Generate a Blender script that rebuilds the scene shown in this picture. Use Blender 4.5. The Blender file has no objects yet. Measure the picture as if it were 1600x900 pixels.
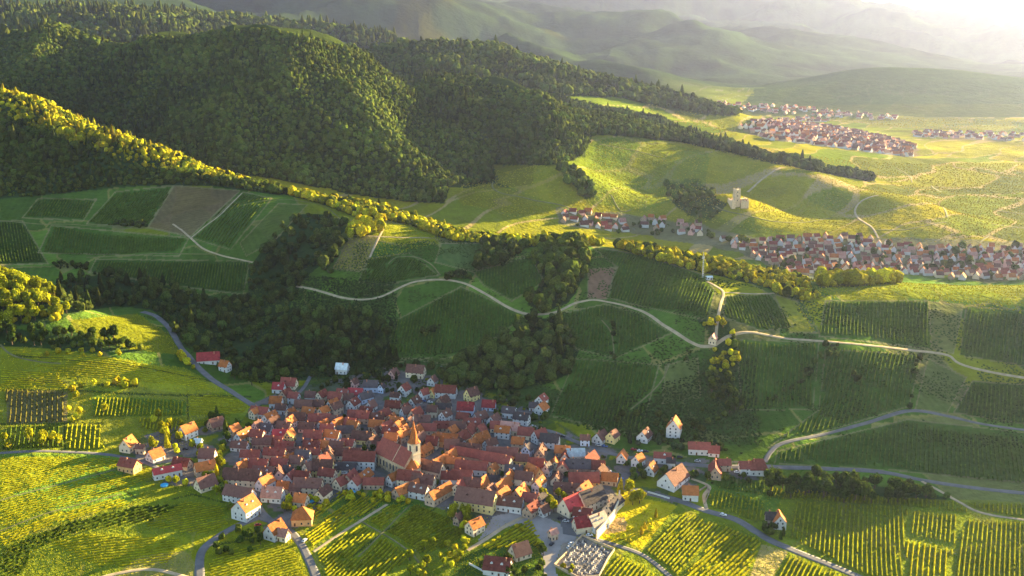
import bpy, math, random
import numpy as np
from mathutils import Vector
R = math.radians
rng = np.random.default_rng(7)
random.seed(7)
scene = bpy.context.scene
COL = scene.collection

# ------------------------------------------------------------------ camera and light
FOC = 1716.0            # focal length in photo pixels (photo is 1600 wide)
PITCH = R(13.75)
HC = 300.0              # height of the aircraft above the village floor
CP, SP = math.cos(PITCH), math.sin(PITCH)
SUN_AZ, SUN_EL = R(50), R(9.9)

def vtan(v):            # slope (down positive) of the sight line of row v at lateral offset 0
    a = (450.0 - np.asarray(v, float)) / FOC
    return (SP - CP * a) / (CP + SP * a)
def uv_s(u, v):
    a = (450.0 - np.asarray(v, float)) / FOC
    return ((np.asarray(u, float) - 800.0) / FOC) / (CP + SP * a)
def project(X, Y, Z):   # world -> photo pixel
    zc = Z - HC
    depth = Y * CP - zc * SP
    up = Y * SP + zc * CP
    return 800 + FOC * X / depth, 450 - FOC * up / depth

# ------------------------------------------------------------------ noise
def vnoise(x, y, seed=0):
    xi = np.floor(x).astype(np.int64); yi = np.floor(y).astype(np.int64)
    xf = x - xi; yf = y - yi
    def h(a, b):
        n = (a * 374761393 + b * 668265263 + seed * 1274126177) & 0x7fffffff
        n = ((n ^ (n >> 13)) * 1103515245 + 12345) & 0x7fffffff
        n = ((n ^ (n >> 15)) * 2654435761) & 0x7fffffff
        return n / 2147483647.0 * 2 - 1
    u = xf * xf * (3 - 2 * xf); v = yf * yf * (3 - 2 * yf)
    return (h(xi, yi) * (1 - u) + h(xi + 1, yi) * u) * (1 - v) + (h(xi, yi + 1) * (1 - u) + h(xi + 1, yi + 1) * u) * v
def fbm(x, y, scale, octs=4, seed=0, gain=.5):
    r = 0; a = 1; t = 0
    for o in range(octs):
        r = r + a * vnoise(x / scale * 2 ** o + 17.3 * o, y / scale * 2 ** o - 9.1 * o, seed + o); t += a; a *= gain
    return r / t

# ------------------------------------------------------------------ terrain control points: (u, [(v, z)...]) visible, (u, Y, z) hidden
CTRL = []
def cv(u, v, Y=None, z=None):
    g = float(vtan(v)); s = float(uv_s(u, v))
    if Y is None: Y = (HC - z) / g
    else: z = HC - g * Y
    CTRL.append((s, Y, z))
def ch(u, Y, z): CTRL.append(((u - 800) / FOC * 1.03, Y, z))
for u, pts in {
 -250: [(900,-10),(800,0),(700,8),(600,20)],
 0:    [(900,-10),(800,0),(700,8),(600,21),(540,36)],
 200:  [(900,-10),(800,-3),(700,3),(600,18),(540,30),(500,36),(470,33)],
 400:  [(900,-10),(800,-5),(700,0),(620,5),(560,12),(500,25)],
 600:  [(900,-12),(800,-6),(700,0),(640,3),(580,12)],
 800:  [(900,-12),(800,-5),(700,0),(620,8)],
 1000: [(900,-15),(800,-8),(700,0),(660,5)],
 1200: [(900,-18),(800,-12),(720,-2),(690,4)],
 1400: [(900,-20),(800,-15),(740,-10),(700,-5)],
 1600: [(900,-22),(800,-18),(700,-8)],
 }.items():
    for v, z in pts: cv(u, v, z=z)
# near ridge, slope facing the viewer (u, v, Y)
for u, v, Y in [
 (0,430,968),(0,400,1135),(0,300,1295),(0,200,1450),(0,142,1522),
 (-250,400,1150),(-250,300,1300),(-250,200,1500),(-250,100,1700),
 (200,400,1150),(200,300,1325),(200,228,1405),
 (400,450,1062),(400,400,1121),(400,350,1190),(400,290,1345),
 (600,530,929),(600,480,981),(600,430,1038),(600,380,1115),(600,332,1255),
 (800,557,889),(800,493,950),(800,435,1010),(800,375,1145),
 (1000,600,829),(1000,540,883),(1000,480,948),(1000,430,1017),(1000,392,1088),
 (1200,640,792),(1200,560,860),(1200,490,925),(1200,450,968),
 (1300,470,950),(1300,440,1015),(1400,640,808),(1400,560,872),(1400,490,934),(1400,470,953),(1400,438,1035),
 (1600,640,818),(1600,560,884),(1600,500,940),(1600,485,955),(1600,448,1040),
 ]: cv(u, v, Y=Y)
# hidden valley behind the ridge
for u, Y, z in [(-250,1950,170),(0,1760,150),(200,1620,95),(400,1480,66),(600,1380,42),(800,1250,35),(1000,1230,20),(1200,1180,5),
                (1400,1190,0),(1600,1180,0),(-250,980,55),(90,1010,38)]: ch(u, Y, z)
# big forest hill, Katzenthal valley side, castle hill
for u, v, Y in [(0,130,2120),(0,42,2600),(-250,40,2700),(200,215,1900),(200,130,2080),(200,66,2340),
 (100,170,1900),(400,278,1640),(400,150,1870),(400,58,2130),(520,180,1850),(600,300,1655),(600,200,1830),(600,102,2100),(700,120,2130),
 (800,340,1547),(800,250,1760),(800,145,2180),(900,170,2180),(900,260,1700),(900,335,1600),
 (1000,350,1633),(1000,300,1752),(1000,250,1886),(1000,195,2120),(1060,208,2150),
 (1200,395,1480),(1200,340,1640),(1200,290,1800),(1200,242,2080),(1150,316,1650),
 (1280,300,1820),(1240,330,1700),(1330,345,1620),(1400,345,1600),
 (1400,400,1475),(1400,285,2110),(1300,262,2110),(1350,310,1850),(1430,320,1850),
 (1600,400,1480),(1600,300,2000),(1500,340,1760),(1250,225,2600),(1000,178,2600)]: cv(u, v, Y=Y)
for u, Y, z in [(400,2600,190),(600,2500,130),(800,2480,80),(900,2500,30),(0,3200,230),(200,3000,200),(-250,3300,230)]: ch(u, Y, z)
# second hill, plain, far hills
for u, v, Y in [(600,78,3000),(740,70,3000),(820,90,3000),(900,112,3000),(1050,152,2950),(1150,180,2950),(800,130,2750),(960,160,2800),
 (1200,245,2790),(1200,215,3270),(1400,245,2790),(1600,245,2790),(1400,215,3270),(1600,215,3270),(1400,190,3900),(1600,190,3900),
 (1200,185,4050),(1200,135,5000),(1300,110,5000),(1400,104,5000),(1500,108,5000),(1600,120,5000),(1750,130,5000),(1100,145,4500),
 (1000,130,4600),(800,118,4500),(700,80,4600),(500,50,4200),(300,22,4400),(100,20,4400),(300,50,3600),(560,45,4000)]: cv(u, v, Y=Y)
for u, Y, z in [(700,3700,60),(900,3700,10),(1050,3700,-20),(400,3600,170),(1300,6500,-20),(1500,6500,-40),(1700,6500,-40),(1100,6500,60),(800,6500,120)]: ch(u, Y, z)
for u, v, Y in [(0,-20,7000),(300,-12,7000),(600,0,7000),(800,25,8000),(1000,40,8000),(1080,55,7400),(1200,70,8000),(1400,75,9000),(1600,85,9000),(1200,30,11000),
 (-200,-60,13000),(400,-50,13000),(800,-60,13000),(1000,-50,13000),(1110,-25,14000),(1160,-6,14000),(1190,1,14000),(1240,4,14000),(1290,18,14000),(1380,27,14000),(1440,24,14000),(1490,34,14000),(1550,30,14000),(1600,40,14000),(1800,50,14000),(2300,40,14000),
 (1190,22,22000),(1400,32,22000),(1600,42,22000),(600,-10,22000)]: cv(u, v, Y=Y)
# beyond the right and left edges; unseen right ridge shaped for its shadow
for u, Y, z in [(1900,600,-20),(2300,600,-15),(1900,800,5),(1850,1040,60),(2050,1020,74),(2250,1040,82),(2600,1050,92),(1900,900,28),(2200,880,35),
 (1900,1180,5),(2200,1250,15),(2600,1300,25),(1900,1500,-18),(2200,1800,-20),(1900,2200,-30),(2600,2500,-30),(2600,4000,-40),(2600,600,0),(3800,1100,130),(3800,2500,-20),(3800,600,0),(5000,1500,20),
 (-700,600,0),(-700,900,40),(-700,1500,180),(-700,2600,280),(-700,5000,380),(-1500,900,80),(-1500,2500,280),(0,300,-10),(800,300,-15),(1600,300,-20),(800,60,-15),(-1500,60,0),(5000,60,0),(-1500,14000,500),(5000,14000,300),(5000,30000,100),(800,30000,200),(-1500,30000,200)]: ch(u, Y, z)
CT = np.array(CTRL)
def kc(s, Y): return np.asarray(s) / .115, np.log(Y) / .075
def mq(d2): return np.sqrt(d2 + .35)
cx, cy = kc(CT[:, 0], CT[:, 1])
A = mq((cx[:, None] - cx) ** 2 + (cy[:, None] - cy) ** 2)
w_ = np.linalg.solve(A - np.eye(len(cx)) * .02, CT[:, 2] / CT[:, 1])

def sm(a, b, x):
    t = np.clip((x - a) / (b - a), 0, 1); return t * t * (3 - 2 * t)

sg = np.concatenate([np.linspace(-1.6, -.62, 50), np.linspace(-.6, -.56, 10), np.arange(-.558, .558, .001), np.linspace(.56, .7, 60), np.linspace(.71, 2.6, 100)])
tg = np.concatenate([np.linspace(math.log(40), math.log(480), 30)[:-1], np.arange(math.log(480), math.log(1700), .0022),
                     np.arange(math.log(1701), math.log(4500), .0045), np.arange(math.log(4510), math.log(30000), .012)])
NS, NT = len(sg), len(tg)
S2, T2 = np.meshgrid(sg, tg)
Y2 = np.exp(T2); X2 = S2 * Y2
# coarse evaluation, then bicubic-like upsample by direct evaluation in chunks
def rbf(s, Y):
    a, b = kc(s, Y); sh = a.shape; a = a.ravel().astype(np.float32); b = b.ravel().astype(np.float32)
    out = np.zeros(a.shape, np.float32)
    for k in range(len(w_)):
        out += np.float32(w_[k]) * np.sqrt((a - np.float32(cx[k])) ** 2 + (b - np.float32(cy[k])) ** 2 + np.float32(.35))
    return out.reshape(sh).astype(float) * Y
sc_, tc_ = sg[::6], tg[::5]
if sc_[-1] != sg[-1]: sc_ = np.append(sc_, sg[-1])
if tc_[-1] != tg[-1]: tc_ = np.append(tc_, tg[-1])
Sc, Tc = np.meshgrid(sc_, tc_)
Zc = rbf(Sc, np.exp(Tc))
def bil(grid, sa, ta, s, t):
    i = np.clip(np.searchsorted(sa, s) - 1, 0, len(sa) - 2); j = np.clip(np.searchsorted(ta, t) - 1, 0, len(ta) - 2)
    fs = np.clip((s - sa[i]) / (sa[i + 1] - sa[i]), 0, 1); ft = np.clip((t - ta[j]) / (ta[j + 1] - ta[j]), 0, 1)
    return (grid[j, i] * (1 - fs) + grid[j, i + 1] * fs) * (1 - ft) + (grid[j + 1, i] * (1 - fs) + grid[j + 1, i + 1] * fs) * ft
Z2 = bil(Zc, sc_, tc_, S2, T2)
# relief
amp_mid = sm(820, 980, Y2) * (1 - sm(3000, 3800, Y2))
Z2 += amp_mid * fbm(X2, Y2, 130, 4, 3) * 5
hillm = sm(1550, 1800, Y2) * (1 - sm(2500, 3000, Y2)) * (1 - sm(-.02, .10, S2))
rid = 1 - np.abs(fbm(X2 + Y2 * .35, Y2 * .45, 300, 3, 11)) * 2.2
Z2 += hillm * (rid - .45) * 44
farm = sm(3600, 6000, Y2) * (1 - .85 * sm(.12, .3, S2) * (1 - sm(7000, 10000, Y2)))
ridf = 1 - np.abs(fbm(X2 * .8 + Y2 * .5, Y2 * .55, 1900, 4, 23)) * 2.2
rd2 = 1 - np.abs(fbm(X2 * .7 - Y2 * .5, Y2 * .55 + X2 * .2, 850, 5, 29)) * 2.2
Z2 += farm * ((ridf - .55) * np.interp(Y2, [3600, 7000, 14000, 30000], [75, 230, 260, 220]) + (rd2 - .5) * np.interp(Y2, [3600, 7000, 11000, 30000], [60, 140, 120, 60]))
for bx_, by_, ba_, bs_ in [(337, 1655, 16, 45), (505, 1800, 30, 62), (625, 1725, 30, 58), (420, 1930, 18, 60), (285, 850, 9, 42), (170, 905, 12, 27)]:  # the bump on the near right slope is added to shade a sunlit patch
    Z2 += ba_ * np.exp(-((X2 - bx_) ** 2 + (Y2 - by_) ** 2) / (2 * bs_ ** 2))
Z2 += fbm(X2, Y2, 28, 2, 5) * .5
Z2 += sm(490, 540, X2) * (24 - 18 * sm(600, 720, X2)) * np.exp(-((Y2 - 1000) / 34) ** 2)   # unseen rise added right of the frame to shade the slope

def zt(X, Y):
    X = np.asarray(X, float); Y = np.asarray(Y, float)
    return bil(Z2, sg, tg, X / Y, np.log(Y))
G2 = (HC - Z2) / Y2          # down slope of sight line to each vertex
CUM = np.minimum.accumulate(G2[28:], axis=0)   # visibility horizon along each column
def hit(u, v, ymin=0, lift=0):
    """world point on the terrain seen at photo pixel (u, v)"""
    s = float(uv_s(u, v)); g = float(vtan(v))
    i = min(max(np.searchsorted(sg, s) - 1, 0), NS - 2); f = (s - sg[i]) / (sg[i + 1] - sg[i])
    col = G2[:, i] * (1 - f) + G2[:, i + 1] * f
    ok = (col <= g) & (np.exp(tg) > max(ymin, 420))
    if not ok.any(): j = NT - 1
    else: j = int(np.argmax(ok))
    j = max(j, 1)
    a, b = col[j - 1] - g, col[j] - g
    fr = a / (a - b) if a > 0 and a != b else 0
    Yv = math.exp(tg[j - 1] + fr * (tg[j] - tg[j - 1])); X = s * Yv
    return X, Yv, float(zt(X, Yv)) + lift
U2, V2 = project(X2, Y2, Z2)
def inpoly(px, py, poly):
    r = np.zeros(px.shape, bool); n = len(poly)
    for i in range(n):
        x1, y1 = poly[i]; x2, y2 = poly[(i + 1) % n]
        if y1 == y2: continue
        c = ((y1 > py) != (y2 > py)) & (px < (x2 - x1) * (py - y1) / (y2 - y1) + x1)
        r ^= c
    return r
# ------------------------------------------------------------------ ground cover (sunlit fields have the light painted into their colours)
GREEN = np.array([.055, .105, .016]); VINE = np.array([.085, .145, .018]); MEADOW = np.array([.20, .215, .014])  # MEADOW is kept brighter to stand in for sunlight
SOIL = np.array([.17, .115, .065]); FLOOR = np.array([.022, .040, .012]); SCRUB = np.array([.045, .075, .02]); DIRT = np.array([.36, .29, .20])
ASPH = np.array([.14, .135, .14]); GRAVEL = np.array([.33, .27, .21]); HAY = np.array([.26, .22, .07])
def voronoi(x, y, sx, sy, rot, seed):
    c, s = math.cos(rot), math.sin(rot)
    a = (x * c + y * s) / sx; b = (-x * s + y * c) / sy
    ai = np.floor(a).astype(np.int64); bi = np.floor(b).astype(np.int64)
    d1 = np.full(a.shape, 9.); d2 = np.full(a.shape, 9.); cid = np.zeros(a.shape, np.int64)
    for i in (-1, 0, 1):
        for j in (-1, 0, 1):
            gx, gy = ai + i, bi + j
            n = (gx * 73856093 ^ gy * 19349663 ^ (seed * 83492791)) & 0x7fffffff
            n = (n * 1103515245 + 12345) & 0x7fffffff
            jx = ((n >> 8) & 1023) / 1023. * .7 + .15; jy = ((n >> 18) & 1023) / 1023. * .7 + .15
            d = np.maximum(np.abs(gx + jx - a), np.abs(gy + jy - b))   # square cells: plots with straight sides
            m = d < d1
            d2 = np.where(m, d1, np.minimum(d2, d)); cid = np.where(m, n, cid); d1 = np.where(m, d, d1)
    return cid, d2 - d1
x2 = X2.ravel(); y2 = Y2.ravel(); u2 = U2.ravel(); v2 = V2.ravel(); z2 = Z2.ravel()
NV = len(x2)
wx = fbm(x2, y2, 240, 2, 41) * 28; wy = fbm(x2, y2, 240, 2, 43) * 28
cid, bd = voronoi(x2 + wx, y2 + wy, 62, 110, R(18), 5)
r1 = ((cid >> 3) & 255) / 255.; r2_ = ((cid >> 11) & 255) / 255.; r3 = ((cid >> 19) & 255) / 255.
C = GREEN + (VINE - GREEN) * r1[:, None]
C = C * (.78 + .5 * r2_[:, None])
bro = (r3 > .90)[:, None]; C = np.where(bro, SOIL * .45 + C * .6, C)
hay = (r3 < .12)[:, None]; C = np.where(hay, MEADOW * .8, C)
edge = (bd * 62 < 2.0) & (y2 < 4000)
C[edge] = MEADOW * .5 + DIRT * .22
rowang = R(18) + np.where(r2_ > .5, math.pi / 2, 0) + (r1 - .5) * .5
phase = (x2 * np.cos(rowang) + y2 * np.sin(rowang))
rowst = np.where(y2 < 4000, .5, 0.)
rowst[edge] = 0
# the plain beyond the second village: long strips
far = y2 > 1450
cid2, bd2 = voronoi(x2 + wx * 3, y2 + wy * 3, 90, 420, R(-38), 9)
q1 = ((cid2 >> 3) & 255) / 255.; q3 = ((cid2 >> 19) & 255) / 255.
Cf = (VINE * .85 + (MEADOW - VINE) * q1[:, None] * .9)
Cf = np.where((q3 > .9)[:, None], VINE * .6 + SOIL * .15, Cf)
Cf = np.where((bd2 * 90 < 4)[:, None], DIRT * .5 + GREEN * .5, Cf)
C = np.where(far[:, None], Cf, C); rowst[far] *= .4
# far mountains: woods with a few clearings
fm = sm(3700, 4400, y2) * (1 - sm(.10, .22, x2 / y2) * (1 - sm(4300, 5000, y2)))
clear = sm(.34, .44, fbm(x2, y2, 900, 4, 51)) * (1 - sm(6000, 9000, y2))
fm = np.maximum(fm, sm(2550, 2900, y2) * (1 - sm(-.03, .05, x2 / y2)))
C = C * (1 - fm)[:, None] + fm[:, None] * (np.array([.018, .032, .012]) * (1 - clear)[:, None] + MEADOW * .15 * clear[:, None])
rowst *= 1 - fm
C = C * np.where(y2 > 2600, 1 + .75 * fbm(x2, y2, 160, 4, 87) + .5 * fbm(x2, y2, 600, 3, 89), 1)[:, None].clip(.3, 2.2)
PAINT = []
def paint(poly, col, y0=0, y1=1e9, mix=1., rows=None, ang=None, soft=0):
    us = [p[0] for p in poly]; vs = [p[1] for p in poly]
    m = np.nonzero((u2 > min(us) - 3) & (u2 < max(us) + 3) & (v2 > min(vs) - 3) & (v2 < max(vs) + 3) & (y2 > y0) & (y2 < y1))[0]
    if len(m) == 0: return
    jx = fbm(x2[m], y2[m], 25, 2, 61) * soft; jy = fbm(x2[m], y2[m], 25, 2, 63) * soft * .4
    m = m[inpoly(u2[m] + jx, v2[m] + jy, poly)]
    C[m] = C[m] * (1 - mix) + np.asarray(col) * mix
    if rows is not None: rowst[m] = rows
    if ang is not None: phase[m] = x2[m] * math.cos(ang) + y2[m] * math.sin(ang)

def pixang(p, q, y0=0):     # world direction of the line seen between two photo pixels, as angle of its normal
    a = hit(*p, ymin=y0); b = hit(*q, ymin=y0)
    return math.atan2(b[1] - a[1], b[0] - a[0]) + math.pi / 2

# forests (poly, ymin, ymax, spacing, size, tint)  also used for the scatter
HILL = [(-60,30),(60,38),(160,60),(300,60),(400,46),(520,70),(640,95),(760,130),(900,160),(1040,186),(1085,212),(1150,225),(1060,216),(950,203),(925,215),(912,245),(870,258),(775,258),(768,285),(700,292),(695,318),(640,316),(560,305),(430,280),(300,262),(180,225),(60,175),(-60,140)]
CREST_L = [(-60,110),(0,132),(100,180),(230,232),(330,260),(430,280),(440,305),(400,300),(330,290),(250,290),(180,292),(120,300),(60,306),(0,312),(-60,315)]
CREST_M = [(430,278),(520,293),(620,313),(700,333),(760,348),(880,356),(980,366),(1100,388),(1200,418),(1262,442),(1285,470),(1240,472),(1190,447),(1100,427),(1020,407),(960,387),(890,382),(820,387),(740,380),(700,376),(640,352),(590,342),(545,337),(500,318),(440,302)]
GULLY = [(500,335),(545,350),(515,400),(472,440),(455,480),(470,500),(590,490),(612,510),(600,560),(520,590),(430,600),(390,590),(345,575),(300,545),(262,510),(240,485),(180,478),(110,492),(90,470),(90,440),(170,425),(280,450),(340,468),(392,462),(385,425),(430,365),(470,335)]
WOOD_M = [(735,560),(790,530),(830,495),(880,500),(905,540),(890,585),(840,605),(790,612),(720,605),(670,600),(700,575)]
WOOD_U = [(825,405),(885,372),(915,395),(918,428),(885,475),(850,490),(822,475),(850,435)]
WOOD_R = [(1085,497),(1140,503),(1155,545),(1150,600),(1168,640),(1130,655),(1105,600),(1112,560),(1125,535)]
KNOLL = [(-60,415),(60,425),(90,440),(85,470),(110,490),(90,503),(-60,520)]
STRIP_T = [(-60,100),(0,128),(100,176),(230,228),(330,256),(440,278),(440,290),(330,280),(230,260),(100,218),(0,178),(-60,162)]
STRIP_M = [(430,274),(520,288),(620,308),(700,328),(760,344),(880,352),(980,362),(1100,384),(1200,414),(1290,450),(1230,448),(1100,404),(980,378),(880,366),(760,362),(700,350),(620,332),(520,308),(440,294)]
STRIP_L = [(-60,512),(120,520),(210,535),(225,552),(130,548),(-60,540)]
HEDGE_R = [(1190,745),(1320,750),(1400,765),(1480,775),(1480,788),(1350,788),(1195,775)]
CREST_R = [(1272,426),(1400,430),(1405,444),(1282,450)]
BELT = [(925,200),(960,203),(1060,212),(1160,232),(1260,256),(1370,279),(1368,285),(1260,266),(1160,243),(1060,222),(960,212),(930,210)]
COPSE = [(1040,282),(1090,280),(1110,300),(1135,320),(1110,345),(1075,335),(1045,312)]
GULLY_F = [(868,258),(890,262),(925,290),(932,310),(915,312),(890,292)]
HILL2 = [(560,72),(740,60),(820,82),(905,104),(1050,144),(1160,180),(1100,180),(960,152),(880,150),(780,128),(650,104)]
paint([(-60,300),(0,290),(250,286),(480,315),(560,380),(440,520),(200,500),(0,520),(-60,520)], SCRUB, 900, 1550, .25)
for P, a, b, c in [(HILL,1560,2950,FLOOR),(CREST_L,1180,1620,FLOOR*1.4),(CREST_M,930,1400,FLOOR*1.6),(GULLY,820,1330,FLOOR*1.3),(WOOD_M,820,1000,FLOOR),(WOOD_U,950,1180,FLOOR),
             (WOOD_R,780,1000,FLOOR*1.3),(KNOLL,840,1010,FLOOR*1.5),(STRIP_L,820,1000,FLOOR*1.5),(HEDGE_R,660,800,FLOOR*1.3),(CREST_R,960,1120,FLOOR*1.3),(BELT,1600,2400,FLOOR),(COPSE,1500,1900,FLOOR*1.3),(GULLY_F,1500,1900,FLOOR),(HILL2,2500,3500,FLOOR*1.2)]:
    paint(P, c, a, b, rows=0, soft=5)
hm = (y2 > 1650) & (y2 < 2900) & (x2 / y2 < .02); C[hm] = FLOOR
rowst[hm] = 0
paint([(480,560),(700,560),(960,640),(960,690),(860,655),(620,610),(480,610)], SCRUB, 780, 1000, .8, rows=0, soft=10)
paint([(600,420),(640,440),(600,500),(470,500),(520,460)], SCRUB * 1.2, 900, 1150, .5, soft=8)
paint([(1100,560),(1180,560),(1170,700),(1000,690),(960,640),(1080,600)], SCRUB, 740, 960, .6, rows=0, soft=10)
# plots on the shaded slope
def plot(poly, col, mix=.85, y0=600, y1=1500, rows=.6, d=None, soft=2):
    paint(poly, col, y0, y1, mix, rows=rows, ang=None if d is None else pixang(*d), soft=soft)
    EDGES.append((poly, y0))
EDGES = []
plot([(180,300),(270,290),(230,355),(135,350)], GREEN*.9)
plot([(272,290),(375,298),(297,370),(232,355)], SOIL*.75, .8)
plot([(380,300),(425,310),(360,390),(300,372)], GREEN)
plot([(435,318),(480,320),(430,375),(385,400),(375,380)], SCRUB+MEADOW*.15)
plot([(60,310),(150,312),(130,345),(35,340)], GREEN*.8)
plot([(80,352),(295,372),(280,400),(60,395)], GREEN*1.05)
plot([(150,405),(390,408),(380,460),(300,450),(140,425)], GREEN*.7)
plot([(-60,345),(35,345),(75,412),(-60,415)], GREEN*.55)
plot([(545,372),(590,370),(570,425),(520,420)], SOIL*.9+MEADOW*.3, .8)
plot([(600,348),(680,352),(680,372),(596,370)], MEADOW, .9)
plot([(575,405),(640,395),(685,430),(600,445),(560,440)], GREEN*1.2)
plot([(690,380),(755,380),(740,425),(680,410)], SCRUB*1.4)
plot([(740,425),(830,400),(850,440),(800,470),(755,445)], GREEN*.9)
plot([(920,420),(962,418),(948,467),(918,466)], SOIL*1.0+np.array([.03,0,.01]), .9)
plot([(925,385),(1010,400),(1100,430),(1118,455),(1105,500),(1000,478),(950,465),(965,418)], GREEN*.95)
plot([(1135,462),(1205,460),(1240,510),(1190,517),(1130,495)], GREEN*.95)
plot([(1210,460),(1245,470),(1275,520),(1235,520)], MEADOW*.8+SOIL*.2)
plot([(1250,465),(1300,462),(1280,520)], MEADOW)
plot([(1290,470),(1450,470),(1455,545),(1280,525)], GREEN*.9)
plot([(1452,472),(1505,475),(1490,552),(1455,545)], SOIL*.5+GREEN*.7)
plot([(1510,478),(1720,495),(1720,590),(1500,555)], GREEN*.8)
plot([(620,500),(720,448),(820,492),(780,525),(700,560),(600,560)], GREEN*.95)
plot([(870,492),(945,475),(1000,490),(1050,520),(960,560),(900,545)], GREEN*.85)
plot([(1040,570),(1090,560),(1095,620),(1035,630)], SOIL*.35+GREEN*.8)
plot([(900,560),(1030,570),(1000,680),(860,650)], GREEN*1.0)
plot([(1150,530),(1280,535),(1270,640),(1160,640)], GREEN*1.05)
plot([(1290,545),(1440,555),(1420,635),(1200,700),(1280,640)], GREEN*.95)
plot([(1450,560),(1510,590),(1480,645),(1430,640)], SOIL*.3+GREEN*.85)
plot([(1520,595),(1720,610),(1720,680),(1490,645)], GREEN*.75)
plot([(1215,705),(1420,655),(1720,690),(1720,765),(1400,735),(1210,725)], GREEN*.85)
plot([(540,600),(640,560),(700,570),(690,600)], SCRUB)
for poly, y0 in EDGES:
    for (ax, ay), (bx0, by0) in zip(poly, poly[1:] + poly[:1]):
        m = np.nonzero((u2 > min(ax, bx0) - 3) & (u2 < max(ax, bx0) + 3) & (v2 > min(ay, by0) - 3) & (v2 < max(ay, by0) + 3) & (y2 > y0) & (y2 < 1500))[0]
        L2 = (bx0 - ax) ** 2 + (by0 - ay) ** 2; t = np.clip(((u2[m] - ax) * (bx0 - ax) + (v2[m] - ay) * (by0 - ay)) / L2, 0, 1)
        m = m[np.hypot(u2[m] - ax - t * (bx0 - ax), v2[m] - ay - t * (by0 - ay)) < 1.0 + .5 * fbm(x2[m], y2[m], 20, 2, 81)]
        C[m] = C[m] * .35 + (DIRT * .4 + MEADOW * .25) * .65; rowst[m] = 0
paint([(1150,180),(1180,140),(1300,106),(1400,100),(1500,104),(1700,128),(1700,190),(1400,182),(1250,182)], FLOOR * 1.2, 4000, 5600, .92, rows=0, soft=6)
# crest plateau on the right, lit
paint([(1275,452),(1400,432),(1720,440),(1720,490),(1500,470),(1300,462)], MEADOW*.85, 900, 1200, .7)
paint([(-60,540),(290,575),(400,640),(420,830),(700,790),(850,800),(1000,760),(1120,765),(1720,790),(1720,910),(-60,910)], MEADOW*.9, 400, 1000, .6, soft=3)  # sunlit lower ground, brightness put into the colour
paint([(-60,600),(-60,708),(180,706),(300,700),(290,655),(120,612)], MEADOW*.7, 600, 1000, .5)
# sunlit left fields and park lawn, brightness painted into the colours
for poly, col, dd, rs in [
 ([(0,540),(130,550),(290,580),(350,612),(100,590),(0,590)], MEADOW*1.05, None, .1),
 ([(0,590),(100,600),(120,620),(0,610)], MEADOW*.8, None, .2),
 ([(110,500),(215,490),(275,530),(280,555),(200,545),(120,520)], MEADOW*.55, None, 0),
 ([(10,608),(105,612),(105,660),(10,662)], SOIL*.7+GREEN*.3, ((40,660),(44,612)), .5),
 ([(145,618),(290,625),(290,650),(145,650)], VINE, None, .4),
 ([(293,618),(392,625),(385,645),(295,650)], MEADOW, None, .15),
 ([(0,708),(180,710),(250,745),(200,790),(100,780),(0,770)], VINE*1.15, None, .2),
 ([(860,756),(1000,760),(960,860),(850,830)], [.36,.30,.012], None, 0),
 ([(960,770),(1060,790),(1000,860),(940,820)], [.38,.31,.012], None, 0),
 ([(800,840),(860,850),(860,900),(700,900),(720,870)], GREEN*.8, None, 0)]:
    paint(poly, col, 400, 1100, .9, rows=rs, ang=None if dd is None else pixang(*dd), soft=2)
def line(pts, w, col, mix=.8):
    for (ax, ay), (bx0, by0) in zip(pts, pts[1:]):
        m = np.nonzero((u2 > min(ax, bx0) - 4) & (u2 < max(ax, bx0) + 4) & (v2 > min(ay, by0) - 4) & (v2 < max(ay, by0) + 4) & (y2 < 1100) & (y2 > 450))[0]
        L2 = (bx0 - ax) ** 2 + (by0 - ay) ** 2 + 1e-6; t = np.clip(((u2[m] - ax) * (bx0 - ax) + (v2[m] - ay) * (by0 - ay)) / L2, 0, 1)
        m = m[np.hypot(u2[m] - ax - t * (bx0 - ax), v2[m] - ay - t * (by0 - ay)) < w * (1 + .5 * fbm(x2[m], y2[m], 12, 2, 83))]
        C[m] = C[m] * (1 - mix) + np.asarray(col) * mix
for pts in ([(0,610),(105,609),(200,615),(290,618),(392,620)], [(292,600),(294,655)], [(0,663),(100,662),(165,662)], [(101,660),(101,706)], [(0,590),(100,598),(215,604)], [(20,555),(110,562),(230,575),(345,600)], [(110,600),(135,580)],
            [(20,772),(90,792),(105,800)], [(130,722),(160,745),(215,780)], [(75,800),(100,822)], [(270,780),(300,772),(350,785)], [(130,835),(160,885)], [(200,840),(262,882)], [(330,852),(420,838)], [(290,700),(340,745),(370,770)], [(590,790),(560,808)], [(640,800),(690,830),(730,840)], [(550,870),(600,830),(680,795)]):
    line(pts, 1.5, SCRUB * .6)
for poly, col in (([(0,555),(110,563),(228,576),(100,592),(0,586)], MEADOW*.75), ([(230,576),(345,600),(350,612),(292,616),(215,604)], MEADOW*1.15), ([(20,772),(130,735),(215,780),(105,800)], VINE*1.5), ([(0,715),(120,712),(60,760),(0,775)], MEADOW*1.1), ([(225,735),(290,745),(290,775),(215,780)], MEADOW*.8)):
    paint(poly, col, 450, 1100, .7)
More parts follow.
